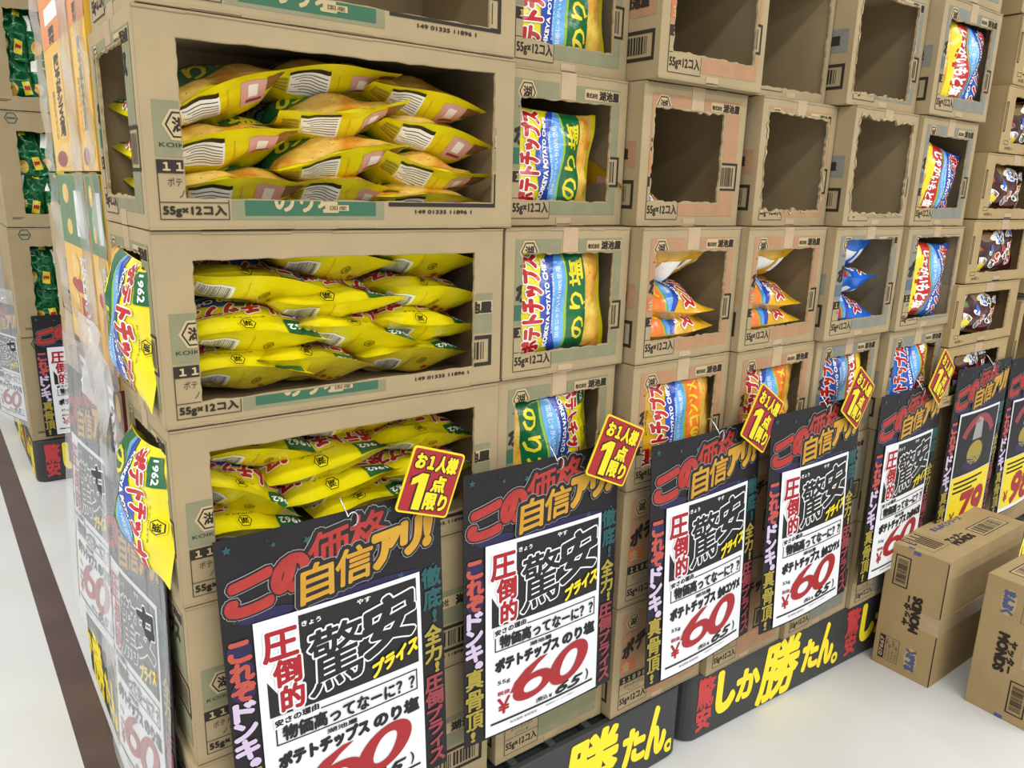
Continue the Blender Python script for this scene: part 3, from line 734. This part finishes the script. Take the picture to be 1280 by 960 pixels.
def sides():
    d = Decal()
    y = .336
    for i, (ch, m) in enumerate(zip('これぞドンキの真骨頂!', ['coral'] * 3 + ['lilac'] * 3 + ['lilac'] + ['olive'] * 4)):
        pass
    for ch, m, y1, y0, x0, x1 in (('こ', 'coral', .340, .312, .006, .034), ('れ', 'coral', .308, .282, .006, .036), ('ぞ', 'coral', .279, .252, .006, .036), ('ド', 'lilac', .248, .222, .006, .034), ('ン', 'lilac', .218, .192, .004, .034), ('キ', 'lilac', .190, .160, .004, .034),
                                  ('の', 'lilac', .156, .146, .022, .034), ('真', 'olive', .144, .108, .003, .036), ('骨', 'olive', .104, .068, .003, .036), ('頂', 'olive', .064, .030, .003, .036), ('!', 'olive', .026, .008, .012, .020)):
        if m == 'coral': d.ell((x0 + x1) / 2, (y0 + y1) / 2, .017, .016, 'purple', 0)
        d.text(ch, (x0, y0, x1, y1), m, 2, .0010 if m == 'olive' else .0022, res=2)
    for ch, m, y1, y0, x0, x1 in (('徹', 'teal', .362, .330, .302, .336), ('底', 'teal', .326, .292, .304, .336), ('!', 'teal', .288, .268, .320, .326), ('全', 'olive', .262, .230, .304, .334), ('力', 'olive', .226, .198, .304, .334), ('!', 'olive', .194, .178, .322, .328),
                                  ('圧', 'rose', .172, .146, .302, .334), ('倒', 'rose', .144, .118, .302, .334), ('プ', 'rose', .114, .092, .304, .332), ('ラ', 'rose', .088, .066, .306, .332), ('イ', 'rose', .062, .040, .308, .332), ('ス', 'rose', .036, .012, .306, .334)):
        d.text(ch, (x0, y0, x1, y1), m, 2, .0014, res=2)
    return d
SX, SY, SW, SH_ = .040, .006, .257, .356
def sheet_common(d):
    o = lambda x, y: (SX + x, SY + y)
    def T(t, q, m, ly=2, st=0, **k): d.text(t, [o(*p) for p in q] if isinstance(q[0], tuple) else (SX + q[0], SY + q[1], SX + q[2], SY + q[3]), m, ly, st, **k)
    d.rect(*o(.062, .205), *o(.250, .349), 'black', 1)
    d.poly([o(.012, .205), o(.046, .205), o(.012, .262)], 'black', 1)
    for ch, y1, y0, x0, x1 in (('圧', .336, .292, .010, .058), ('倒', .290, .250, .022, .060), ('的', .248, .210, .030, .062)): T(ch, (x0, y0, x1, y1), 'red', 4, .0017, outline='white', ow=.0045)
    T('驚', [(.070, .214), (.160, .226), (.156, .322), (.074, .316)], 'black', 5, .0012, outline='white', ow=.0040, res=3)
    T('安', [(.158, .244), (.244, .262), (.244, .342), (.160, .326)], 'black', 5, .0036, outline='white', ow=.0064, res=3)
    T('きょう', (.066, .331, .094, .339), 'white', 3, .0003); T('やす', (.150, .337, .172, .345), 'white', 3, .0003)
    T('プライス', [(.168, .209), (.246, .230), (.248, .254), (.170, .234)], 'yellow', 8, .0016)
    d.frame(*o(.018, .158), *o(.246, .194), .0020, 'black', 2)
    d.rect(*o(.016, .185), *o(.085, .203), 'paper', 3)
    T('安さの理由', [(.018, .189), (.082, .194), (.082, .204), (.018, .199)], 'black', 4, .0006)
    T('物価高ってなーに？？', (.028, .163, .240, .187), 'black', 4, .0011)
    T('55g', (.024, .092, .050, .101), 'black', 2, .0002); T('税抜', (.024, .072, .050, .080), 'red', 2, .0003)
    T('￥', (.024, .036, .050, .066), 'red', 2, .0010)
    T('(税込', (.108, .0265, .134, .037), 'black', 3, .0003); T('¥', (.137, .027, .144, .034), 'black', 3, .0003); T('65', [(.148, .027), (.206, .027), (.222, .046), (.164, .046)], 'black', 3, .0011); T(')', (.228, .028, .234, .050), 'black', 3, .0005)
    d.rect(*o(.010, .0195), *o(.246, .0235), 'black', 2)
    T('有効期限 期間限定', (.05, .0095, .11, .0145), 'black', 2); T('数量限定 なくなり次第終了', (.13, .012, .20, .015), 'black', 2)
    return d
def digits60(d, red='signred'):
    o = lambda x, y: (SX + x, SY + y)
    def ring(cx, cy, rx, ry, w, sh):
        n = 28; P = []
        for i in range(n):
            a = 2 * PI * i / n; k = 1 + .55 * math.cos(a - .5)
            po = (cx + rx * math.cos(a), cy + ry * math.sin(a)); pi = (cx + (rx - w * (0.75 + .25 * abs(math.cos(a)))) * math.cos(a), cy + (ry - w * .55) * math.sin(a))
            P.append(((po[0] + sh * (po[1] - cy), po[1]), (pi[0] + sh * (pi[1] - cy), pi[1])))
        for i in range(n):
            a, b = P[i], P[(i + 1) % n]; d.p.append(([o(*a[0]), o(*b[0]), o(*b[1]), o(*a[1])], red, 3))
    ring(.184, .082, .045, .038, .027, .45)
    ring(.100, .0685, .043, .0245, .023, .45)
    st = [(.062, .069), (.074, .087), (.096, .105), (.124, .118)]
    W = [.012, .0145, .0135, .009]
    for (p, w), (q, v) in zip(list(zip(st, W))[:-1], list(zip(st, W))[1:]):
        d.p.append(([o(p[0] - w, p[1]), o(p[0] + w, p[1]), o(q[0] + v, q[1]), o(q[0] - v, q[1])], red, 3))
def sheet_chip(flavour):
    def fn():
        d = Decal(); sheet_common(d)
        T = lambda t, q, m, ly=2, st=0: d.text(t, [(SX + p[0], SY + p[1]) for p in q], m, ly, st)
        T('湖池屋', [(.092, .147), (.140, .147), (.140, .1545), (.092, .1545)], 'black', 4, .0004)
        T('ポテトチップス', [(.020, .119), (.158, .121), (.158, .144), (.020, .142)], 'black', 2, .0019)
        T(flavour, [(.168, .122), (.246, .123), (.246, .145), (.168, .144)], 'black', 2, .0019)
        digits60(d); return d
    return fn
def sheet_yellow(num):
    def fn():
        d = Decal(); o = lambda x, y: (SX + x, SY + y)
        d.rect(*o(.004, .012), *o(.253, .17), 'yellow', 1); d.rect(*o(.006, .172), *o(.251, .350), 'board', 1)
        for i in range(14):
            a, b = math.radians(150 - i * 8.6), math.radians(150 - (i + 1) * 8.6)
            P = [(.128 + r_ * math.cos(t_) * 1.1, .235 + r_ * math.sin(t_)) for r_, t_ in ((.085, a), (.085, b), (.108, b), (.108, a))]
            d.p.append(([o(*p) for p in P][::-1], 'rose', 2))
        d.poly([o(.09, .27), o(.15, .27), o(.145, .325), o(.12, .335), o(.1, .32)], 'hgrey', 2)
        d.ell(SX + .12, SY + .23, .05, .035, 'olive', 2); d.ell(SX + .11, SY + .20, .06, .02, 'purple', 2)
        for k in range(3): d.rect(*o(.02, .150 - k * .014), *o(.2 - k * .03, .156 - k * .014), 'kink', 2)
        d.text(num, [o(.055, .02), o(.215, .02), o(.235, .112), o(.08, .112)], 'red', 3, .006)
        d.text('¥', [o(.02, .03), o(.045, .03), o(.048, .065), o(.022, .065)], 'red', 3, .001)
        return d
    return fn
_PM = {}
CUTX = [PW * i / 12 for i in range(1, 12)]
def poster(label, sheetkey, sheetfn, loc, rot, amp=.006, ph=0.0, group='hanging price posters', clear=False):
    o = thing('price_poster', label, 'price poster', loc, rot, group)
    k = (round(amp, 4), round(ph, 3))
    f0 = lambda x, y, l: (x - PW / 2, -pcurve(x, amp, ph) * (1 - .3 * y / PH) - .0004 * l - (.0028 if l > 0 else .002), y)
    f1 = lambda x, y, l: (x - PW / 2, -pcurve(x, amp, ph) * (1 - .3 * y / PH) - .0052 - .0004 * l, y)
    if ('b',) + k not in _PM:
        b = MB(); xs = [PW * i / 12 for i in range(13)]; ys = [PH * i / 6 for i in range(7)]
        F = [[Vector(f0(x, y, 0)) for x in xs] for y in ys]; B = [[v + Vector((0, .0016, 0)) for v in row] for row in F]
        b.grid(F, 'board'); b.grid(B, 'board', True)
        for A, C in ((F[0], B[0]), (B[-1], F[-1]), ([r_[-1] for r_ in F], [r_[-1] for r_ in B]), ([r_[0] for r_ in B], [r_[0] for r_ in F])): b.grid([C, A], 'board')
        _PM[('b',) + k] = b.mesh('backing_board')
        _PM[('h',) + k] = header().cut(CUTX, []).mesh('header', f0)
        _PM[('s',) + k] = sides().cut(CUTX, []).mesh('sides', f0)
        sb = MB(); xs = [SX + SW * i / 12 for i in range(13)]; ys = [SY + SH_ * i / 6 for i in range(7)]
        F = [[Vector(f1(x, y, 0)) for x in xs] for y in ys]; B = [[v + Vector((0, .0006, 0)) for v in row] for row in F]
        sb.grid(F, 'paper'); sb.grid(B, 'paper', True)
        for A, C in ((F[0], B[0]), (B[-1], F[-1]), ([r_[-1] for r_ in F], [r_[-1] for r_ in B]), ([r_[0] for r_ in B], [r_[0] for r_ in F])): sb.grid([C, A], 'paper')
        _PM[('p',) + k] = sb.mesh('price_sheet')
    bd = put('backing_board', _PM[('b',) + k], o)
    put('headline_lettering', _PM[('h',) + k], bd)['kind'] = 'stuff'; put('side_lettering', _PM[('s',) + k], bd)['kind'] = 'stuff'
    ps = put('price_sheet', _PM[('p',) + k], o)
    kk = (sheetkey,) + k
    if kk not in _PM: _PM[kk] = sheetfn().cut(CUTX, []).mesh('sheet_print', f1)
    put('sheet_print', _PM[kk], ps)['kind'] = 'stuff'
    if clear:
        fb_ = MB(); xs = [-.012 + (PW + .024) * i / 10 for i in range(11)]; ys = [-.01 + (PH + .075) * i / 10 for i in range(11)]
        fb_.grid([[Vector((x - PW / 2, -pcurve(x, amp, ph) * (1 - .3 * y / PH) - .010 - .004 * math.sin(9 * y + 5 * x), y)) for x in xs] for y in ys], 'sleeve')
        put('clear_sleeve', fb_.mesh('clear_sleeve', True), o)
    # hook of bent wire through the top edge
    hb = MB(); pts = []
    for i in range(26):
        t = i / 25
        if t < .45: a = -PI * .5 + t / .45 * PI * 1.35; pts.append(Vector((.012 * math.cos(a) * .7, -.012 - .004 * t, PH - .012 + .011 * math.sin(a))))
        else:
            u = (t - .45) / .55; pts.append(Vector((-.0075 - .016 * u + .02 * u * u, -.012 + .03 * u, PH - .002 + .022 * math.sin(u * PI * .7))))
    tube(hb, pts, .0011, 'wire')
    hk = put('wire_hook', hb.mesh('wire_hook', True), o); hk.location = (.02, 0, 0)
    return o
def tube(mb, pts, r, m, n=6):
    rings = []
    for i, p in enumerate(pts):
        t = (pts[min(i + 1, len(pts) - 1)] - pts[max(i - 1, 0)]).normalized(); a = t.cross(Vector((0.3, 0.2, 1)))
        a = a.normalized() if a.length > 1e-4 else Vector((1, 0, 0)); b = t.cross(a)
        rings.append([p + a * r * math.cos(2 * PI * k / n) + b * r * math.sin(2 * PI * k / n) for k in range(n + 1)])
    mb.grid(rings, m)
tl = math.radians(-1.8)
poster('price poster for salted seaweed chips, nearest to the camera, cut by the picture bottom', 'nori', sheet_chip('のり塩'), (.217, -.041, .276), (tl, math.radians(-1), math.radians(-.5)), .006, 0)
poster('price poster for salted seaweed chips, second from the left', 'nori', sheet_chip('のり塩'), (.592, -.042, .286), (tl, 0, 0), .006, 0)
poster('price poster for gold consomme chips, left of the two', 'kin', sheet_chip('金のコンソメ'), (.974, -.089, .280), (math.radians(-3), 0, math.radians(1)), .009, .5)
poster('price poster for gold consomme chips, right of the two', 'kin', sheet_chip('金のコンソメ'), (1.309, -.112, .290), (math.radians(-3.2), 0, math.radians(-1)), .009, .5)
poster('price poster for potato and salt chips, partly behind a floor carton', 'shio', sheet_chip('じゃがいもと塩'), (1.735, -.090, .272), (math.radians(-.6), 0, math.radians(1)), .009, .5)
poster('price poster with yellow sheet reading 79', 'y79', sheet_yellow('79'), (2.10, -.100, .297), (math.radians(-.6), 0, 0), .009, .5)
poster('price poster with yellow sheet reading 98, at the right picture edge', 'y98', sheet_yellow('98'), (2.46, -.10, .284), (tl, 0, 0), .009, .5)

# ------------------------------------------------------------------ red limit cards
def card(label, loc, roll, yaw, s=.096):
    o = thing('limit_card', label, 'sign card', loc, (0, math.radians(roll), math.radians(yaw)), 'red one-per-person cards')
    W, Hh, r = s * .92, s, .006
    def rr(w, h, rad): return [(cx + rad * math.cos(math.radians(a)), cy + rad * math.sin(math.radians(a))) for cx, cy, a0 in ((w / 2 - rad, h / 2 - rad, 0), (-w / 2 + rad, h / 2 - rad, 90), (-w / 2 + rad, -h / 2 + rad, 180), (w / 2 - rad, -h / 2 + rad, 270)) for a in (a0, a0 + 30, a0 + 60, a0 + 90)]
    P = rr(W, Hh, r); b = MB(); b.face([(x, 0, z) for x, z in P], 'yellow'); b.face([(x, .0022, z) for x, z in P][::-1], 'yellow')
    for p, q in zip(P, P[1:] + P[:1]): b.face([(q[0], 0, q[1]), (p[0], 0, p[1]), (p[0], .0022, p[1]), (q[0], .0022, q[1])], 'yellow')
    put('card_plate', b.mesh('card_plate'), o)
    d = Decal(); d.poly(rr(W - .006, Hh - .006, .004), 'signred', 1)
    k = s / .1
    for t, q in (('お１人様', (-.036, .018, .036, .041)), ('点', (.002, -.012, .025, .011)), ('限り', (-.003, -.040, .036, -.016))):
        d.text(t, tuple(v * k for v in q), 'yellow', 4, .0013 * k if t != '1' else .0036 * k, outline='black', ow=.0030 * k if t != '1' else .0058 * k)
    one = [(-.022, -.043), (-.008, -.043), (-.008, .012), (-.020, .012), (-.034, .002), (-.034, -.008), (-.022, -.002)]
    for gr, mm, ly in ((1.0, 'yellow', 4), (0, 'black', 3)):
        P1 = [(x * k, z * k) for x, z in one]
        if not gr: cx, cz = -.02 * k, -.015 * k; P1 = [(x + math.copysign(.0024 * k, x - cx), z + math.copysign(.0024 * k, z - cz)) for x, z in P1]
        d.poly(P1, mm, ly)
    put('card_lettering', d.mesh('card_lettering', front_map), o)['kind'] = 'stuff'
    return o
card('red and yellow limit card on the first price poster', (.351, -.050, .788), 20, 0, .102)
card('red and yellow limit card beside the second price poster', (.721, -.062, .773), 25, 0, .112)
card('red and yellow limit card overlapping the third price poster', (1.104, -.090, .780), 32, 4, .116)
card('red and yellow limit card above the fourth price poster', (1.432, -.106, .781), 34, 4, .114)
card('red and yellow limit card above the fifth price poster', (1.821, -.108, .782), 36, 4, .114)

# ------------------------------------------------------------------ pallet bases
def pallet(label, loc, rz, w=1.1, d_=1.1, offs=(.03, .60), side=True):
    o = thing('pallet_base', label, 'pallet', loc, (0, 0, rz), 'black display pallets')
    def rr(ins, rad, z): return [Vector((cx + rad * math.cos(math.radians(a)), cy + rad * math.sin(math.radians(a)), z)) for cx, cy, a0 in ((w - rad - ins, d_ - rad - ins, 0), (rad + ins, d_ - rad - ins, 90), (rad + ins, rad + ins, 180), (w - rad - ins, rad + ins, 270)) for a in range(a0, a0 + 91, 15)]
    b = MB(); rings = [rr(.004, .04, 0), rr(0, .04, .006), rr(0, .04, .174), rr(.002, .04, .176), rr(.014, .03, .176), rr(.014, .03, .160)]
    b.grid([r_ + r_[:1] for r_ in rings], 'crate'); b.face([p for p in rings[-1]], 'crate'); b.face(rings[0][::-1], 'crate')
    put('pallet_shell', b.mesh('pallet_shell'), o)
    n = 11
    bar = MB(); bar.box(-.008, .008, .014, d_ - .014, .150, .1775, 'crate'); bm_ = bar.mesh('deck_bar')
    for i in range(1, n): q = put('deck_bar', bm_, o); q.location = (w * i / n, 0, 0)
    bar = MB(); bar.box(.014, w - .014, -.008, .008, .150, .1770, 'crate'); bm2 = bar.mesh('deck_bar_cross')
    for i in range(1, n): q = put('deck_bar', bm2, o); q.location = (0, d_ * i / n, 0)
    d = Decal()
    for o2 in offs:
        n0 = len(d.p); off = 0
        d.text('驚', (off, .080, off + .07, .158), 'cratered', 2, .0024); d.text('安', (off + .008, .024, off + .062, .078), 'cratered', 2, .003)
        d.text('し', (off + .088, .05, off + .15, .150), 'crateyellow', 2, .009); d.text('か', (off + .165, .055, off + .255, .128), 'crateyellow', 2, .0055)
        d.text('勝', [(off + .255, .012), (off + .42, .012), (off + .44, .165), (off + .28, .165)], 'crateyellow', 2, .0058)
        d.text('た', (off + .455, .045, off + .525, .125), 'crateyellow', 2, .0055); d.text('ん', (off + .535, .035, off + .60, .150), 'crateyellow', 2, .006); d.text('。', (off + .605, .022, off + .632, .05), 'crateyellow', 2, .003)
        d.p[n0:] = [([(o2 + p[0] * .86, p[1]) for p in pts], m, l) for pts, m, l in d.p[n0:]]
    d.keep(.036, .002, w - .036, .172)
    put('slogan_lettering', d.mesh('slogan', front_map), o)['kind'] = 'stuff'
    if side: put('slogan_lettering', d.mesh('slogan', left_map(d_)), o)['kind'] = 'stuff'
    for k, y in enumerate((.10, d_ - .10)):
        hb = MB(); hb.box(-.0012, .004, y - .03, y + .03, .135, .158, 'black'); put('hand_hole', hb.mesh('hand_hole'), o)
    return o
pallet('black pallet base with yellow brush slogan under the long cartons', (-.004, -.034, 0), 0, 1.016, 1.1, (-.13, .44))
pallet('black pallet base with red and yellow slogan under the right stacks', (1.024, -.030, 0), math.radians(-2.6), 1.1, 1.06, side=False)
pallet('black pallet base at the far right edge under the far cartons', (2.16, -.09, 0), 0, 1.1, 1.0, side=False)

# ------------------------------------------------------------------ cartons standing on the floor
def floor_print(flip):
    d = Decal(); W, Hh = .152, .350
    def R_(q): return q
    d.frame(.022, .240, .062, .326, .003, 'kink', 2); d.barcode(.029, .250, .055, .316, 'kink', 2, 3, False)
    def rt(t, x0, y0, x1, y1, m, st): d.text(t, [(x1, y0), (x1, y1), (x0, y1), (x0, y0)], m, 3, st)
    rt('ヤッター', .062, .142, .080, .226, 'kink', .0012); rt('MONDS', .082, .132, .104, .230, 'kink', .0022)
    d.rect(.014, .022, .028, .090, 'kink', 2); rt('07667', .0165, .028, .0255, .084, 'kcream', .0005)
    d.frame(.028, .022, .066, .090, .0008, 'kink', 2)
    for k in range(4): rt('チョコレート菓子', .031 + k * .0085, .028, .037 + k * .0085, .084 - (k % 2) * .012, 'kink', 0)
    d.ell(.098, .052, .017, .034, 'kcream', 1); rt('まんぷく', .086, .024, .110, .080, 'kblue', .0022)
    d.rect(.064, Hh - .010, .082, Hh, 'kblue', 1)
    if flip: d.p = [([(W - p[0], Hh - p[1]) for p in pts], m, l) for pts, m, l in d.p]
    return d
def floor_carton(label, loc, rz, flip):
    W, L, Hh = .152, .446, .352
    o = thing('shipping_carton', label, 'cardboard box', loc, (0, 0, rz), 'cartons on the floor')
    mb = MB(); mb.box(0, L, 0, W, 0, Hh, 'kraft2'); bd = put('carton_body', mb.mesh('carton_body'), o)
    # the printed end faces the camera (local -x); x of the print runs from the far edge to the near edge
    put('printed_marks', floor_print(flip).mesh('marks', lambda x, y, l: (-LAY * l, W - x, y)), o)['kind'] = 'stuff'
    d = Decal()
    d.frame(.25, .025, .40, .075, .0025, 'kink', 2); d.rect(.252, .027, .398, .073, 'kcream', 1); d.barcode(.262, .031, .388, .069, 'kink', 2, 8)
    d.rect(.026, .100, .040, .145, 'kink', 2); d.frame(.026, .052, .110, .145, .0008, 'kink', 2); d.text('07667', [(.029, .104), (.029, .141), (.037, .141), (.037, .104)], 'kcream', 3, .0005)
    for k in range(5): d.rect(.05 + k * .011, .06, .055 + k * .011, .138 - (k % 2) * .02, 'kink', 2)
    d.text('ヤッター', (.125, .058, .215, .076), 'kink', 3, .001); d.text('MONDS', (.125, .036, .225, .056), 'kink', 3, .0016)
    d.text('まんぷくシリーズ', (.16, .112, .32, .130), 'kblue', 3, .001); d.rect(-.0, .09, .012, .106, 'kblue', 1)
    if flip: d.p = [([(L - p[0], W - p[1]) for p in pts], m, l) for pts, m, l in d.p]
    put('printed_marks', d.mesh('marks', lambda x, y, l: (x, y, Hh + LAY * l)), o)['kind'] = 'stuff'
    tb = MB(); tb.box(-.0010, .0002, -.0004, .048, Hh * .42, Hh * .55, 'tape'); tb.box(-.0006, L, -.0010, .0002, Hh * .42, Hh * .55, 'tape')
    put('tape', tb.mesh('tape'), o)
    for z0 in (0, Hh * .5):
        pass
    sm = MB(); sm.box(-.0006, .001, -.0006, .0016, .004, Hh * .41, 'kink'); put('seam', sm.mesh('seam'), o)
    sm = MB(); sm.box(-.0006, .001, -.0006, .0016, Hh * .56, Hh - .004, 'kink'); put('seam', sm.mesh('seam'), o)
    return o
floor_carton('shipping carton on the floor touching the posters, with the number 07667', (1.716, -.244, 0), 0, False)
floor_carton('shipping carton on the floor at the right edge, turned upside down', (1.742, -.472, 0), math.radians(-1.5), True)

# ------------------------------------------------------------------ film-wrapped printed display cartons on the left side
def banner_print(kind, W, Hh):
    d = Decal()
    if kind == 'orange':
        d.rect(0, 0, W, Hh, 'banneryellow', 1); d.rect(0, Hh * .62, W, Hh, 'bannerorange', 2)
        for k in range(2): d.frame(W * (.2 + .26 * k), Hh * .86, W * (.4 + .26 * k), Hh * .96, W * .05, 'white', 3)
        d.rect(W * .2, Hh * .72, W * .72, Hh * .80, 'white', 3); d.rect(W * .18, Hh * .89, W * .74, Hh * .91, 'white', 3)
        d.vtext('素材', W * .3, W * .52, Hh * .70, Hh * .62, 'kink', 3, .001)
        d.rect(W * .32, Hh * .16, W * .66, Hh * .57, 'bannerchip', 2)
        d.vtext('新じゃがチップス使用', W * .40, W * .58, Hh * .56, Hh * .17, 'kink', 3, .0014)
        d.vtext('国産じゃがいも', W * .22, W * .29, Hh * .40, Hh * .16, 'kink', 3); d.ell(W * .5, Hh * .08, W * .4, Hh * .06, 'bannerchip', 3); d.ell(W * .35, Hh * .06, W * .2, Hh * .04, 'rose', 4)
    elif kind == 'green':
        d.rect(0, 0, W, Hh, 'banneryellow', 1); d.rect(0, Hh * .62, W, Hh, 'bannergreen', 2); d.rect(0, 0, W, Hh * .06, 'bannerbrown', 2)
        for cx, cy, a in ((.3, .9, .12), (.35, .72, .1), (.4, .5, .16), (.3, .3, .14), (.6, .12, .16)): d.ell(W * cx, Hh * cy, W * a, Hh * a * .45, 'bannerchip', 3, 14)
        d.rect(W * .62, Hh * .68, W * .9, Hh * .92, 'white', 3); d.rect(W * .5, Hh * .06, W * .86, Hh * .34, 'hred', 2); d.ell(W * .45, Hh * .4, W * .25, Hh * .04, 'hred', 3)
        d.vtext('ポテトチップス', W * .62, W * .84, Hh * .58, Hh * .1, 'white', 4, .0016)
    else:
        d.rect(0, 0, W, Hh, 'bannerbrown', 1)
        for cx, cy, a in ((.75, .9, .16), (.7, .62, .16), (.8, .36, .16), (.7, .12, .2)): d.ell(W * cx, Hh * cy, W * a, Hh * a * .5, 'bannerchip', 3, 14)
        d.vtext('コンソメ', W * .14, W * .42, Hh * .96, Hh * .55, 'white', 3, .004); d.rect(W * .2, Hh * .1, W * .4, Hh * .48, 'banneryellow', 2)
    return d
def wrapped(label, kind, y0, y1, z0, z1, body, x=0.0):
    W = y1 - y0; Hh = z1 - z0
    o = thing('film_wrapped_carton', label, 'display carton', (x, y0, z0), (0, 0, 0), 'film-wrapped cartons on the left side')
    b = MB(); b.box(.002, .30, .002, W - .002, 0, Hh - .002, body); put('carton_body', b.mesh('carton_body'), o)
    put('printed_face', banner_print(kind, W - .004, Hh - .004).mesh('printed_face', lambda px, py, l: (.002 - LAY * l, W - .002 - px, py + .001)), o)['kind'] = 'stuff'
    f = MB(); n = 8; r = random.Random(int(y0 * 100 + z0 * 10))
    F = [[Vector((-.004 - .002 * math.sin(i * 1.9 + j * .8) - (.006 if i in (0, n) else 0), W * i / n + (-.006 if i == 0 else .006 if i == n else 0), (Hh) * j / 16)) for i in range(n + 1)] for j in range(17)]
    f.grid(F, 'film', True); put('clear_film', f.mesh('clear_film', True), o)
    for yy in (.0, W):
        e = MB(); E_ = [[Vector((-.012 - .002 * math.sin(j * 1.3 + yy * 20) + k * .006, yy + .003 * math.sin(j * .9 + k * 1.7), Hh * j / 20)) for k in range(3)] for j in range(21)]
        e.grid(E_, 'filmthick'); put('film_seam', e.mesh('film_seam', True), o)
    return o
for y0, y1, nm in ((.285, .415, 'next to the long cartons'), (.43, .72, 'further back')):
    wrapped('film-wrapped carton with orange and yellow printed side, ' + nm, 'orange', y0, y1, 1.225, 1.56, 'banneryellow')
    wrapped('film-wrapped carton with green, yellow and red chip print, ' + nm, 'green', y0, y1, .90, 1.222, 'banneryellow')
    wrapped('film-wrapped carton with brown chip print, ' + nm, 'brown', y0, y1, .60, .897, 'bannerbrown')
    wrapped('lowest film-wrapped brown carton behind the side posters, ' + nm, 'brown', y0, y1, .18, .597, 'bannerbrown')
for k in range(4):
    carton('closed green-printed carton at the back left of the pallet, %s' % ('lowest', 'second lowest', 'second highest', 'highest')[k], 'green', .012, .735, 0, .30, None, None, False, depth=.26, seed=120 + k, z=Z0 + k * H, group='cartons at the back left')

# posters in clear sleeves hanging on the left side
poster('price poster in a clear sleeve on the left end of the long cartons', 'nori', sheet_chip('のり塩'), (-.030, .205, .250), (math.radians(-3), math.radians(-5), math.radians(-90)), .012, 1.2, 'sleeved posters on the left side', True)
poster('price poster in a clear sleeve further back on the left side', 'nori', sheet_chip('のり塩'), (-.030, .545, .375), (math.radians(-3), math.radians(-2), math.radians(-89)), .010, 1.2, 'sleeved posters on the left side', True)
fs = MB(); fs.grid([[Vector((-.03 + .012 * math.sin(i * 1.2 + j), .24 + .036 * i - .012 * j, .98 - .030 * j + .012 * i)) for i in range(6)] for j in range(6)], 'filmthick')
o = put('film_scrap', fs.mesh('film_scrap', True)); tag(o, 'crumpled loose clear film sheet on the left side', 'plastic film')

# ------------------------------------------------------------------ stack behind, left
def bg_print():
    d = Decal(); cx, cy = .055, .395
    d.ring(cx, cy, .022, .004, 'tealdark', 2); d.rect(cx - .014, cy - .003, cx + .014, cy + .003, 'tealdark', 2); d.rect(.02, .035, .06, .037, 'kink', 2); d.rect(.02, .03, .05, .032, 'kink', 2)
    return d
def green_bag_print():
    def fn():
        d = Decal(); d.rect(.02, .14, .055, .21, 'fwhite', 1); d.rect(.12, .03, .165, .09, 'fyellow', 1); d.rect(.125, .05, .16, .07, 'fred', 2); d.ell(.06, .06, .03, .03, 'fchips', 1); d.rect(.1, .2, .14, .225, 'fyellow', 1)
        return d
    return fn
GSH = [Shape(51, T=.06, wr=2.4, crimp=.01), Shape(52, T=.055, wr=2.8, crimp=.012)]
BX, BY = .036, 2.535
gpos = ('lowest', 'second from the floor', 'third from the floor', 'cut off by the picture top')
for k in range(4):
    z = Z0 + k * .4235
    carton('tall open carton of green bags in the stack behind, %s' % gpos[k], bg_print, BX + .003 * k, BY, 0, .40, q4(.066, .05, .36, .35) if k else None, None, False, depth=.5, j=.004, seed=140 + k, z=z, h=.4225, group='cartons of green bags behind', tapes=False)
    if not k: continue
    n = 0
    for iz in range(2):
        for ix in range(3):
            n += 1; lr = ('left', 'middle', 'right')[ix]
            a = GSH[(ix + iz) % 2]
            M = Matrix.Translation((BX + .095 + ix * .095, BY + .05 + .01 * (ix % 2), z + .125 + iz * .15)) @ R('Y', (-14, 9, -6, 12, -9, 5)[(n + k) % 6]) @ R('X', -6) @ frame(X_, Z_, -Y_, Vector((0, 0, 0))) @ Matrix.Diagonal((.62, .78, .8, 1))
            o = thing('green_bag', 'shiny green bag, %s %s in the carton %s' % (('lower', 'upper')[iz], lr, gpos[k]), 'snack bag', group='green bags behind'); o.matrix_world = M
            f = put('bag_film', a.mesh('baggreen'), o); put('front_print', a.pr('grn', green_bag_print(), 1), f)['kind'] = 'stuff'
pallet('black pallet base with red lettering under the stack behind', (BX - .002, BY - .012, 0), 0, 1.0, 1.0)
poster('price poster hanging on the stack of green bags behind', 'nori', sheet_chip('のり塩'), (BX + .215, BY - .02, .195), (tl, 0, 0), .006, 0)
poster('price poster in a clear sleeve on the side of the stack behind', 'nori', sheet_chip('のり塩'), (BX - .03, BY + .26, .22), (0, 0, math.radians(-80)), .016, 1.2, 'sleeved posters on the left side', True)
